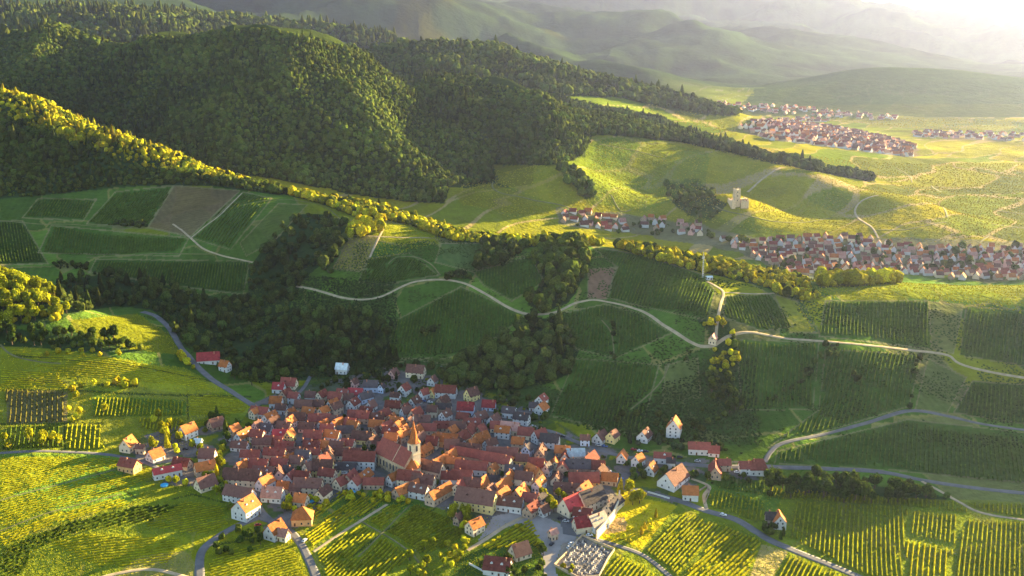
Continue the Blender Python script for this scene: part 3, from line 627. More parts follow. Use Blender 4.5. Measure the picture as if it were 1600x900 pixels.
def clash(X, Y, r):
    return any((X - f[0]) ** 2 + (Y - f[1]) ** 2 < (r + f[2] * .85) ** 2 for f in FOOT)
BIG = {(1052,754):3.6, (563,729):6.4, (895,798):4.6, (922,790):5.2, (1053,679):7.2, (385,806):6.6, (745,793):6}
# church first
ox, oy, oz = at(622, 733)
CH_ANG = -48
def church():
    e = tag(empty('church', (ox, oy, oz), R(CH_ANG)), 'large village church with long red roof, row of arched windows and slim spire', 'church')
    L, W, h, rh = 34, 14, 9.5, 9
    link('wall', wall_mesh(L, W, h, rh, MSTONE), e)
    link('roof', roof_mesh(L, W, h, rh, ROOF['r'][1], .5), e)
    # arched windows
    V = [(-.7,0,-2),(.7,0,-2)] + [(.7 * math.cos(a), 0, 1.3 + .9 * math.sin(a)) for a in np.linspace(0, math.pi, 7)]
    n = len(V); V = [(x, -.12, z) for x, y, z in V] + [(x, .1, z) for x, y, z in V]
    F = [list(range(n)), list(range(2 * n - 1, n - 1, -1))] + [[i, i + n, (i + 1) % n + n, (i + 1) % n] for i in range(n)]
    am = make_mesh('arched_window', V, F, mats=[MGLASS])
    for s_ in (-1, 1):
        for i in range(8): link('arched_window', am, e, (-L / 2 + 2.5 + i * 3.8, s_ * (W / 2 + .02), 4.3))
        for i in range(9):
            V, F = [], []; x = -L / 2 + .5 + i * 3.85; bx(V, F, x - .3, x + .3, min(s_ * W / 2, s_ * (W / 2 + .6)), max(s_ * W / 2, s_ * (W / 2 + .6)), -2, 6.8)
            link('buttress', make_mesh('buttress', V, F, mats=[MSTONE]), e)
    V, F = [], []; bx(V, F, 1.9, 2.2, -W / 2 - .4, 0, 8.3, 8.4)
    # raised white ridge band across the roof
    k = rh / (W / 2)
    V = [(3.7,-W/2-.4,h-.4*k+.45),(4.2,-W/2-.4,h-.4*k+.45),(4.2,0,h+rh+.5),(3.7,0,h+rh+.5),(4.2,W/2+.4,h-.4*k+.45),(3.7,W/2+.4,h-.4*k+.45)]
    V += [(x, y, z - .25) for x, y, z in V]
    F = [[0,1,2,3],[3,2,4,5],[0,6,7,1],[1,7,8,2],[2,8,10,4],[0,3,9,6],[3,5,11,9]]
    link('roof_band', make_mesh('roof_band', V, F, mats=[MSTONE]), e)
    # apse
    ring = [(L / 2 + 5.5 * math.sin(a), -5.5 * math.cos(a)) for a in np.linspace(0, math.pi, 7)]
    V = [(x, y, -3) for x, y in ring] + [(x, y, 7.5) for x, y in ring]; F = [[i, i + 1, i + 8, i + 7] for i in range(6)]
    link('apse', make_mesh('apse', V, F, mats=[MSTONE]), e)
    V = [(L / 2 + 6 * math.sin(a), -6 * math.cos(a), 7.4) for a in np.linspace(0, math.pi, 7)] + [(L / 2, 0, 14)]
    link('apse_roof', make_mesh('apse_roof', V, [[i, i + 1, 7] for i in range(6)], mats=[ROOF['o'][1]]), e)
    # tower beside the choir
    V, F = [], []; tx, ty, tw = L / 2 - 1.5, W / 2 - 4.5, 3.1; bx(V, F, tx - tw, tx + tw, ty - tw, ty + tw, -3, 24)
    t = link('tower', make_mesh('tower', V, F, mats=[simple('pale_tower_render', (.62, .52, .36), .9, .15)]), e)
    for dx, dy, rz in ((0, -tw, 0), (tw, 0, 90), (0, tw, 0), (-tw, 0, 90)):
        o = link('belfry_opening', am, t, (tx + dx * 1.02, ty + dy * 1.02, 20)); o.rotation_euler = (0, 0, R(rz)); o.scale = (1.1, 1, 1)
    for zz in (15.5, 23.2):
        V, F = [], []; bx(V, F, tx - tw - .25, tx + tw + .25, ty - tw - .25, ty + tw + .25, zz, zz + .5); link('string_course', make_mesh('string_course', V, F, mats=[MSTONE]), t)
    rings = [(0, 4.7, 0), (1.2, 3.5, .1), (4, 2.6, .35), (7, 1.9, .65), (10, 1.25, .95), (13, .65, 1.25), (15.5, .12, 1.5)]
    V = [(tx + r * math.cos(a + tw_), ty + r * math.sin(a + tw_), 23.9 + z) for z, r, tw_ in rings for a in np.linspace(0, 2 * math.pi, 9)[:-1] + math.pi / 8]
    F = [[i * 8 + j, i * 8 + (j + 1) % 8, i * 8 + 8 + (j + 1) % 8, i * 8 + 8 + j] for i in range(6) for j in range(8)] + [list(range(7, -1, -1))]
    s_ = link('spire', make_mesh('spire', V, F, mats=[ROOF['o'][1]]), t)
    V, F = [], []; bx(V, F, tx - .1, tx + .1, ty - .1, ty + .1, 39, 42.3); bx(V, F, tx - .7, tx + .7, ty - .09, ty + .09, 41, 41.3)
    link('cross', make_mesh('cross', V, F, mats=[MMETAL]), t)
    FOOT.append((ox, oy, 10, 1, 0, 10, 10)); c, s = math.cos(R(CH_ANG)), math.sin(R(CH_ANG))
    for d in (-9, 3, 14): FOOT.append((ox + c * d + s * 15, oy + s * d - c * 15, 6.5, 1, 0, 6, 6))
    for d in (-10, 10, 17): FOOT.append((ox + c * d, oy + s * d, 9, 1, 0, 9, 9))
church()
ORD = ['leftmost','second','third','fourth','fifth','sixth','seventh','eighth','ninth','tenth','eleventh','twelfth','thirteenth','fourteenth','fifteenth','sixteenth','seventeenth','eighteenth','nineteenth','twentieth']
def ordw(n):
    if n < 20: return ORD[n] + (' from left' if n else '')
    k = n + 1; t, o = divmod(k, 10)
    if o == 0: return {2:'twentieth',3:'thirtieth',4:'fortieth',5:'fiftieth',6:'sixtieth',7:'seventieth',8:'eightieth',9:'ninetieth',10:'hundredth'}[t] + ' from left'
    return ['','','twenty','thirty','forty','fifty','sixty','seventy','eighty','ninety','hundred'][t] + '-' + ['','first','second','third','fourth','fifth','sixth','seventh','eighth','ninth'][o] + ' from left'
def size_word(L, W): return 'long ' if L > 19 else ('small ' if L < 9.5 else '')
for phrase, grp, lst in ROWS:
    lst = sorted(lst)
    for i, (u, v, a, L, W, rf, wl) in enumerate(lst):
        X, Y, z = at(u, v)
        if a <= 0 and L < 14 and 480 < u < 860 and random.random() < .4: a += 74
        e = build_house(X, Y, a + random.uniform(-7, 7), L, W, rf, wl, h=BIG.get((u, v)), hip=6.5 if (u, v) == (473,815) else (3 if (u, v) == (1184,738) else 0))
        tag(e, f'{size_word(L, W)}{ROOF[rf][0]}-roofed {WALL[wl][0]} house, {ordw(i)} {phrase}', 'house', grp)
        HOUSES.append(e)
# filler houses in the dense core
cnt = 0; fill = []
xs_, ys_ = [], []
cw = [at(u, v) for u, v in CORE]
bxs = [p[0] for p in cw]; bys = [p[1] for p in cw]; cpoly = [(p[0], p[1]) for p in cw]
rf_ = random.Random(5)
for _ in range(9000):
    X, Y = rf_.uniform(min(bxs), max(bxs)), rf_.uniform(min(bys), max(bys))
    if not inpoly(np.array([X]), np.array([Y]), cpoly)[0] or clash(X, Y, 4.0): continue
    if len(fill) >= 66: break
    L = rf_.uniform(8, 12); W = rf_.uniform(6.5, 8); a = rf_.choice([-12, -12, 62]) + rf_.uniform(-8, 8)
    rf, wl = rf_.choice('rrrobor'), rf_.choice('wtctwc')
    u, v = project(X, Y, float(zt(X, Y)))
    fill.append((u, v, a, L, W, rf, wl, X, Y)); FOOT.append((X, Y, L / 2, 1, 0, L / 2, W / 2))
bands = [('behind the row above church', lambda u, v: v < 690), ('among houses left of church', lambda u, v: u < 590), ('among houses right of church', lambda u, v: u >= 590)]
done = set()
for ph_, fn in bands:
    sel = sorted([f for f in fill if f[:2] not in done and fn(f[0], f[1])]); done |= {f[:2] for f in sel}
    for i, (u, v, a, L, W, rf, wl, X, Y) in enumerate(sel):
        e = build_house(X, Y, a, L, W, rf, wl, h=random.choice([3.6, 4.6, 5.2])); FOOT.pop()
        tag(e, f'small {ROOF[rf][0]}-roofed {WALL[wl][0]} shed, {ordw(i)} {ph_}', 'house', 'small buildings inside the village'); HOUSES.append(e)
print('houses', len(HOUSES), 'fill', len(fill))

# second village: the nearest as things, the rest with the far town as one mass
def scatter_px(poly, n, mind, seed, y0=1200, tries=6000):
    r = random.Random(seed); out = []
    us = [p[0] for p in poly]; vs = [p[1] for p in poly]
    for _ in range(tries):
        if len(out) >= n: break
        u, v = r.uniform(min(us), max(us)), r.uniform(min(vs), max(vs))
        if not inpoly(np.array([u]), np.array([v]), poly)[0]: continue
        X, Y, z = hit(u, v, ymin=y0)
        if Y < y0: continue
        if any((X - a[0]) ** 2 + (Y - a[1]) ** 2 < mind ** 2 for a in out): continue
        out.append((X, Y, z, u, v))
    return out
SV = []
for poly, n, ph_ in [([(875,328),(910,328),(955,335),(980,350),(985,362),(930,358),(880,346)], 22, 'in the far hamlet under the ridge trees'),
                    ([(1003,340),(1035,344),(1035,360),(1005,358)], 8, 'in the far white cluster beyond the ridge'),
                    ([(1060,342),(1095,352),(1095,375),(1062,368)], 8, 'left of the tree below the castle')]:
    for p in scatter_px(poly, n, 12.5, n, 1300): SV.append((p, ph_))
K2 = [(1125,375),(1190,378),(1240,372),(1300,370),(1350,372),(1400,385),(1500,388),(1700,388),(1700,437),(1500,437),(1400,426),(1300,428),(1240,432),(1170,398)]
allk = scatter_px(K2, 390, 12.0, 77, 1250, 30000)
allk.sort(key=lambda p: p[1])
for ph_, a, b_ in [('in the far village left of its fields', 0, 1300), ('in the far village right of its centre', 1300, 1450), ('in the far village near the right edge', 1450, 1700)]:
    for p in [q for q in allk if a <= q[3] < b_][:20 if b_ < 1700 else 16]: SV.append((p, ph_))
svset = {id(p) for p, _ in SV}
byph = {}
for p, ph_ in SV: byph.setdefault(ph_, []).append(p)
room = 300 - len(HOUSES) - 1
def pick(r, far=False): return r.choice('rrrbbopbo'), r.choice('wwwccptt')
used = 0
REST = []
for ph_, ps in byph.items():
    ps.sort(key=lambda p: p[3])
    for i, p in enumerate(ps):
        r = random.Random(int(p[0] * 31)); rf, wl = pick(r)
        L, W = r.uniform(8, 12.5), r.uniform(6.5, 8.5); a = r.choice([-10, 20, 75]) + r.uniform(-15, 15)
        if used < room:
            e = build_house(p[0], p[1], a, L, W, rf, wl, h=3.6, windows=False); used += 1
            tag(e, f'{ROOF[rf][0]}-roofed {WALL[wl][0]} house, {ordw(i)} {ph_}', 'house', 'houses of the far village')
        else: REST.append((p, L, W, a, rf, wl))
for p in allk:
    if id(p) in svset: continue
    r = random.Random(int(p[0] * 31)); rf, wl = pick(r); REST.append((p, r.uniform(8, 12.5), r.uniform(6.5, 8.5), r.choice([-10, 20, 75]), rf, wl))
TOWN = [([(1150,197),(1210,190),(1300,198),(1380,215),(1430,228),(1420,248),(1340,243),(1250,232),(1190,215)], 430), ([(1120,160),(1250,168),(1400,182),(1395,190),(1250,180),(1120,170)], 90),
        ([(1430,205),(1690,212),(1690,224),(1430,216)], 90), ([(1170,190),(1260,182),(1300,190),(1200,196)], 40)]
for k, (poly, n) in enumerate(TOWN):
    for p in scatter_px(poly, n, 15, 5 + k, 2500, 12000):
        r = random.Random(int(p[0] * 31)); rf, wl = pick(r); REST.append((p, r.uniform(12, 22), r.uniform(9, 13), r.uniform(0, 180), rf, wl))
V, F, MI = [], [], []
mk = list(ROOF.items()); wk = list(WALL.items()); mats_ = [m for _, (_, m) in mk] + [m for _, (_, m) in wk]
ri = {k: i for i, (k, _) in enumerate(mk)}; wi = {k: i + len(mk) for i, (k, _) in enumerate(wk)}
for p, L, W, a, rf, wl in REST:
    c, s = math.cos(R(a)), math.sin(R(a)); l, w = L / 2, W / 2; h = 3.4; rh = W * .6; n = len(V)
    P = [(-l,-w,-3),(l,-w,-3),(l,w,-3),(-l,w,-3),(-l,-w,h),(l,-w,h),(l,w,h),(-l,w,h),(l,0,h+rh),(-l,0,h+rh)]
    V += [(p[0] + c * x - s * y, p[1] + s * x + c * y, p[2] + z) for x, y, z in P]
    for f in ([0,1,5,4],[2,3,7,6],[1,2,6,8,5],[3,0,4,9,7]): F.append([n + i for i in f]); MI.append(wi[wl])
    for f in ([4,5,8,9],[6,7,9,8]): F.append([n + i for i in f]); MI.append(ri[rf])
me = make_mesh('distant_houses', V, F, mats=mats_, midx=MI)
tag(link('distant_houses', me), 'massed small red-roofed houses of the hazy towns on the distant plain', 'houses', kind='stuff')
print('second village things', used, 'rest', len(REST))

# castle ruin on its knoll
X, Y, z = at(1150, 321, ymin=1400)
e = tag(empty('castle', (X, Y, z), R(10)), 'ruined stone castle with square tower on the vineyard knoll', 'castle'); e.scale = (1.05, 1.05, 1.15)
def notched(x0, x1, y0, y1, z0, z1, name, m=MSTONE, mer=True):
    V, F = [], []; bx(V, F, x0, x1, y0, y1, z0, z1)
    if mer:
        nx = max(2, int((x1 - x0) / 2.2))
        for i in range(nx):
            if i % 2 == 0:
                xa = x0 + (x1 - x0) * i / nx; xb = x0 + (x1 - x0) * (i + 1) / nx
                bx(V, F, xa + .003, xb, y0 + .003, y0 + .9, z1 - .01, z1 + 1.3); bx(V, F, xa + .003, xb, y1 - .9, y1 - .003, z1 - .01, z1 + 1.3)
    return link(name, make_mesh(name, V, F, mats=[m]), e)
tw = notched(-4, 4.5, -4, 4, -3, 21, 'tower')
notched(-9, -4.003, -8, 9, -3, 7, 'curtain_wall'); notched(4.503, 16, -8, -6, -3, 6, 'curtain_wall'); notched(14, 16, -5.99, 9, -3, 9, 'curtain_wall'); notched(-9, 4, 9.01, 11, -3, 7, 'curtain_wall')
notched(6, 12, -4, 3, -3, 9, 'keep_ruin', mer=False)
for zz in (7, 13, 18): 
    o = link('window', WMESH, tw, (0, -4.02, zz)); o.scale = (1.2, 1, 1.2)
# radio mast and its hut on the ridge
X, Y, z = at(1098, 434)
e = tag(empty('radio_mast', (X, Y, z)), 'slim white radio mast standing at the ridge wood', 'mast')
V, F = [], []
for k in range(3):
    a = k * 2.094; n = len(V)
    V += [(math.cos(a) * .9 + dx, math.sin(a) * .9 + dy, 0) for dx, dy in ((-.12,-.12),(.12,-.12),(.12,.12),(-.12,.12))] + [(math.cos(a) * .3 + dx, math.sin(a) * .3 + dy, 22) for dx, dy in ((-.1,-.1),(.1,-.1),(.1,.1),(-.1,.1))]
    F += [[n + i, n + (i + 1) % 4, n + 4 + (i + 1) % 4, n + 4 + i] for i in range(4)]
for i in range(10): bx(V, F, -.7 + i * .04, .7 - i * .04, -.5, .5, 2 + i * 2.1, 2.15 + i * 2.1)
link('lattice', make_mesh('lattice', V, F, mats=[MMETAL]), e)
link('antenna', boxmesh('antenna', (-.15,.15,-.15,.15,22,25), MFRAME), e)
for i in range(3):
    a = 1 + i * 2.094; link('panel', boxmesh('panel', (math.cos(a) - .2, math.cos(a) + .2, math.sin(a) - .2, math.sin(a) + .2, 18, 20.4), MFRAME), e)
X, Y, z = at(1103, 437)
tag(build_house(X + 3, Y, 10, 5, 4, 'l', 'w', h=2.6, rh=.8, name='hut', chim=False), 'tiny white equipment hut at the foot of the mast', 'hut')
# wayside chapel in the ridge grove
X, Y, z = at(1114, 532)
tag(build_house(X, Y, 70, 9, 6, 'p', 'c', h=4.2, rh=3.4, name='chapel', chim=False), 'little cream chapel in the sunlit grove on the slope path', 'chapel')

# park hall: the long sunlit wall beside the park, cemetery wall
def wall_line(name, pts, h, t, m, label, cat, cap=None):
    W = [at(*p) for p in pts]; V, F = [], []
    for (a, b_) in zip(W, W[1:]):
        n_ = max(1, int(math.hypot(b_[0] - a[0], b_[1] - a[1]) / 3))
        for i in range(n_):
            p = [a[k] + (b_[k] - a[k]) * i / n_ for k in range(2)]; q = [a[k] + (b_[k] - a[k]) * (i + 1) / n_ for k in range(2)]
            dx, dy = q[0] - p[0], q[1] - p[1]; L = math.hypot(dx, dy); nx, ny = -dy / L * t / 2, dx / L * t / 2; n = len(V)
            for P in (p, q):
                zz = float(zt(*P)); V += [(P[0] - nx, P[1] - ny, zz - 1), (P[0] + nx, P[1] + ny, zz - 1), (P[0] + nx, P[1] + ny, zz + h), (P[0] - nx, P[1] - ny, zz + h)]
            F += [[n, n + 4, n + 7, n + 3], [n + 1, n + 2, n + 6, n + 5], [n + 3, n + 7, n + 6, n + 2]]
            if i == 0: F.append([n, n + 3, n + 2, n + 1])
            if i == n_ - 1: F.append([n + 4, n + 5, n + 6, n + 7])
    o = link(name, make_mesh(name, V, F, mats=[m])); tag(o, label, cat); return o
wall_line('garden_wall', [(932,843),(945,828),(958,812),(966,795),(968,778)], 5.5, .9, WALL['c'][1], 'tall cream wall running along the park side of the grey-roofed hall', 'wall')
wall_line('cemetery_wall', [(866,884),(884,866),(910,838),(960,860),(950,874),(936,902),(905,905),(866,884)], 1.5, .5, MSTONE, 'pale stone wall enclosing the crowded cemetery', 'wall')
wall_line('terrace_wall', [(1012,770),(1030,775),(1046,780)], 1.2, .4, WALL['w'][1], 'white terrace wall in front of the big brown barn', 'wall')
wall_line('boundary_wall', [(733,882),(752,892),(772,900)], 1.2, .4, WALL['w'][1], 'low white wall beside the bottom red-roofed house', 'wall')
wall_line('boundary_wall', [(520,752),(530,745),(537,733),(545,726)], 2.6, .5, WALL['y'][1], 'curving yellow wall around the green yard left of the church', 'wall')
wall_line('boundary_wall', [(1092,768),(1104,760),(1109,768),(1101,788)], 1.1, .4, WALL['t'][1], 'tan stone wall beside the orange-roofed house on the lower road', 'wall')
# gravestones
cp = [at(*p)[:2] for p in [(872,884),(886,868),(911,842),(955,862),(946,876),(933,898),(905,900)]]
gx, gy = [p[0] for p in cp], [p[1] for p in cp]
gm = [simple('grey_granite', (.22,.21,.22), .5, .3), simple('pale_marble', (.42,.38,.35), .5, .2), simple('dark_granite', (.08,.075,.08), .3, .3)]
gmesh = []
for m_ in gm:
    V, F = [], []; bx(V, F, -.45, .45, -1.0, .9, -.3, .25); bx(V, F, -.5, .5, .903, 1.15, -.3, 1.25); bx(V, F, -.2, .2, .93, 1.12, 1.24, 1.6); gmesh.append(make_mesh('gravestone', V, F, mats=[m_]))
ga = math.atan2(cp[2][1] - cp[1][1], cp[2][0] - cp[1][0]); gc, gs = math.cos(ga), math.sin(ga)
k = 0
for i in range(-30, 30):
    for j in range(-30, 30):
        x0, y0 = sum(gx) / 7, sum(gy) / 7
        a_, b2 = i * 1.9 + (.7 if j % 6 == 0 else 0), j * 2.9 + random.uniform(-.2, .2)
        X, Y = x0 + gc * a_ - gs * b2, y0 + gs * a_ + gc * b2
        if not inpoly(np.array([X]), np.array([Y]), cp)[0] or random.random() < .13 or k > 290: continue
        mi = random.choice([0, 0, 1, 1, 2]); o = link('gravestone', gmesh[mi], None, (X, Y, float(zt(X, Y)) + .05)); o.rotation_euler = (0, 0, ga + random.uniform(-.05, .05)); o.scale = (1, random.uniform(.85, 1.1), random.uniform(.8, 1.3))
        tag(o, ['grey granite', 'pale marble', 'dark polished'][mi] + ' gravestone among the rows inside the walled cemetery', 'gravestone', ['grey', 'pale', 'dark'][mi] + ' gravestones in the cemetery'); k += 1
print('graves', k)

# cars
def car(kind, X, Y, rz, paint_):
    e = empty('parked_car', (X, Y, float(zt(X, Y)) + .3), rz)
    prof = [(-2.1,.35),(-2.1,.85),(-1.9,1.0),(1.0,1.0),(2.0,.85),(2.15,.6),(2.15,.35)]
    def ext(name, prof, w0, m, par):
        n = len(prof); V = [(x, -w0, z) for x, z in prof] + [(x, w0, z) for x, z in prof]
        F = [list(range(n - 1, -1, -1)), list(range(n, 2 * n))] + [[i, (i + 1) % n, (i + 1) % n + n, i + n] for i in range(n)]
        return link(name, make_mesh(name, V, F, mats=[m]), par)
    ext('body', prof, .88, paint_, e)
    tp = 1.5 if kind == 'car' else 2.1
    ext('cabin', [(-1.7,1.003),(-1.35,tp - .05),(.1,tp - .05),(.95,1.003)], .8, MGLASS, e); ext('roof', [(-1.35,tp - .047),(-1.3,tp + .02),(.05,tp + .02),(.1,tp - .047)], .78, paint_, e)
    for sx in (-1.35, 1.35):
        for sy in (-.8, .8):
            V = [(sx + .33 * math.cos(a), sy + d, .33 + .33 * math.sin(a)) for d in (-.1, .1) for a in np.linspace(0, 2 * math.pi, 11)[:-1]]
            F = [list(range(9, -1, -1)), list(range(10, 20))] + [[i, (i + 1) % 10, (i + 1) % 10 + 10, i + 10] for i in range(10)]
            link('wheel', make_mesh('wheel', V, F, mats=[MTYRE]), e)
    return e
MTYRE = simple('tyre_rubber', (.02, .02, .02))
PAINT_ = {'white': simple('white_car_paint', (.75,.76,.78), .3, .05), 'silver': simple('silver_car_paint', (.42,.44,.47), .3, .05), 'dark': simple('dark_car_paint', (.03,.035,.05), .3, .05), 'blue': simple('blue_car_paint', (.05,.12,.35), .3, .05), 'red': simple('red_car_paint', (.4,.03,.03), .3, .05)}
MTYRE = simple('tyre_rubber', (.02, .02, .02))
CARS = [(957,741,'dark',20,'parked alone on the grey car park'),(951,738,'white',10,'on the car park above the park'),(893,851,'white',40,'by the cemetery wall corner'),(890,857,'silver',40,'in front of the cemetery wall'),(921,838,'white',10,'at the top corner of the cemetery'),
 (876,812,'dark',-20,'on the square under the red-roofed winery'),(884,816,'silver',-15,'beside the winery forecourt'),(862,852,'dark',60,'in the middle of the square'),(935,697,'silver',-20,'on the east road below the brown-roofed house'),(945,699,'blue',-20,'on the east road between two houses'),
 (1000,706,'white',-5,'at the kerb of the east road'),(1009,707,'dark',-5,'right of the white car at the east road'),(848,672,'white',-25,'on the upper road at the bend'),(833,668,'silver',-25,'on the upper road before the bend'),(661,628,'blue',-10,'in the yard under the hillside'),
 (672,630,'white',-10,'in the upper yard beside the blue car'),(685,733,'white',60,'in the lane right of the church'),(681,726,'dark',60,'in the lane behind the church'),(500,712,'white',0,'in the courtyard left of the church'),(470,713,'silver',0,'in the left courtyard'),
 (538,741,'white',-5,'beneath the long grey roof'),(360,690,'silver',-30,'on the lane at the left hamlet'),(368,694,'white',-30,'on the lane below the hamlet trees'),(290,703,'dark',0,'beside the left hamlet barns'),(403,822,'red',30,'at the front left junction'),(1152,739,'white',0,'beside the last houses of the east road'),(705,795,'white',30,'under the barns at the village front'),(560,712,'silver',0,'in front of the long white house'),(800,757,'white',60,'between the orange roofs right of church'),(849,727,'white',-10,'in the yard of the right block'),(969,749,'blue',-10,'at the right end of the car park'),(940,748,'silver',60,'at the left end of the car park'),(1062,716,'dark',-5,'on the east road before the long red roof'),(1090,722,'silver',-5,'on the east road under the long red roof'),(990,704,'red',-8,'at the kerb below the gabled house'),(880,683,'dark',-25,'on the upper road near the grey roof'),(803,640,'white',-15,'in the yard right of the upper rows'),(476,846,'silver',70,'on the front left lane'),(1130,806,'white',-22,'driving on the lower road by the vines')]
for u, v, c_, a, ph_ in CARS:
    X, Y, z = at(u, v); tag(car('car', X, Y, R(a), PAINT_[c_]), f'{c_} car {ph_}', 'car', 'cars parked in the village')
# small park furniture and pools
def pool(u, v, r, label, name='garden_pool'):
    X, Y, z = at(u, v); e = tag(empty(name, (X, Y, z + .15)), label, 'pool')
    V = [(r * math.cos(a), r * math.sin(a), z_) for z_ in (-.2, .8) for a in np.linspace(0, 2 * math.pi, 17)[:-1]]
    link('rim', make_mesh('rim', V, [[i, (i + 1) % 16, (i + 1) % 16 + 16, i + 16] for i in range(16)], mats=[simple('pool_liner', (.1,.35,.6))]), e)
    link('water', make_mesh('water', [(r * .97 * math.cos(a), r * .97 * math.sin(a), .7) for a in np.linspace(0, 2 * math.pi, 17)[:-1]], [list(range(16))], mats=[simple('pool_water', (.04,.35,.6), .1)]), e)
pool(257, 759, 2.6, 'round blue garden pool by the long red shed'); pool(549, 769, 2.8, 'round blue garden pool below the church row'); pool(486, 783, 2.5, 'round blue garden pool below the big brown roof')
# ------------------------------------------------------------------ roads and paths
MASPH = simple('asphalt', (.13,.125,.13), .9, .2, .15, rnd=0); MDIRT = simple('dirt_track', (.36,.28,.18), .95, .25, .2, rnd=0); MKERB = simple('kerb_stone', (.4,.38,.36)); MTRK = simple('worn_grass_track', (.15,.14,.06), .95, .3, .2, rnd=0); MPAINT = simple('road_paint', (.75,.75,.72), rnd=0)
RIB = []
def smooth_line(P, step=3.):
    P = [np.array(p[:2]) for p in P]; Q = []
    for i in range(len(P) - 1):
        p0 = P[max(i - 1, 0)]; p1 = P[i]; p2 = P[i + 1]; p3 = P[min(i + 2, len(P) - 1)]
        n = max(2, int(np.linalg.norm(p2 - p1) / step))
        for k in range(n):
            t = k / n; Q.append(.5 * ((2 * p1) + (-p0 + p2) * t + (2 * p0 - 5 * p1 + 4 * p2 - p3) * t * t + (-p0 + 3 * p1 - 3 * p2 + p3) * t ** 3))
    Q.append(P[-1]); return np.array(Q)
def ribbon(name, pts, w, m, lift=.12, y0=0, jit=.12):
    W = [hit(u, v, ymin=y0) for u, v in pts]; Q = smooth_line(W, 2.5 if W[0][1] < 1300 else 6)
    T = np.gradient(Q, axis=0); T /= np.linalg.norm(T, axis=1)[:, None] + 1e-9; N = np.stack([-T[:, 1], T[:, 0]], 1)
    ww = w / 2 * (1 + jit * fbm(Q[:, 0], Q[:, 1], 9, 2, 91)); k = 5; V = []
    for j in range(k):
        o = Q + N * (ww * (j / (k - 1) * 2 - 1))[:, None]; V.append(np.stack([o[:, 0], o[:, 1], zt(o[:, 0], o[:, 1]) + lift], 1))
    Z = np.max([v_[:, 2] for v_ in V], axis=0); V = np.stack(V, 1)   # (n,k,3)
    edge_ = V[:, [0, -1]].copy(); edge_[:, :, 2] -= .6
    V = np.concatenate([edge_[:, :1], V, edge_[:, 1:]], 1); kk = k + 2; n = len(Q)
    F = np.array([[i * kk + j, (i + 1) * kk + j, (i + 1) * kk + j + 1, i * kk + j + 1] for i in range(n - 1) for j in range(kk - 1)])
    o = link(name, make_mesh(name, V.reshape(-1, 3), F, mats=[m], smooth=True)); o['kind'] = 'structure'
    RIB.append((Q, w / 2)); return o
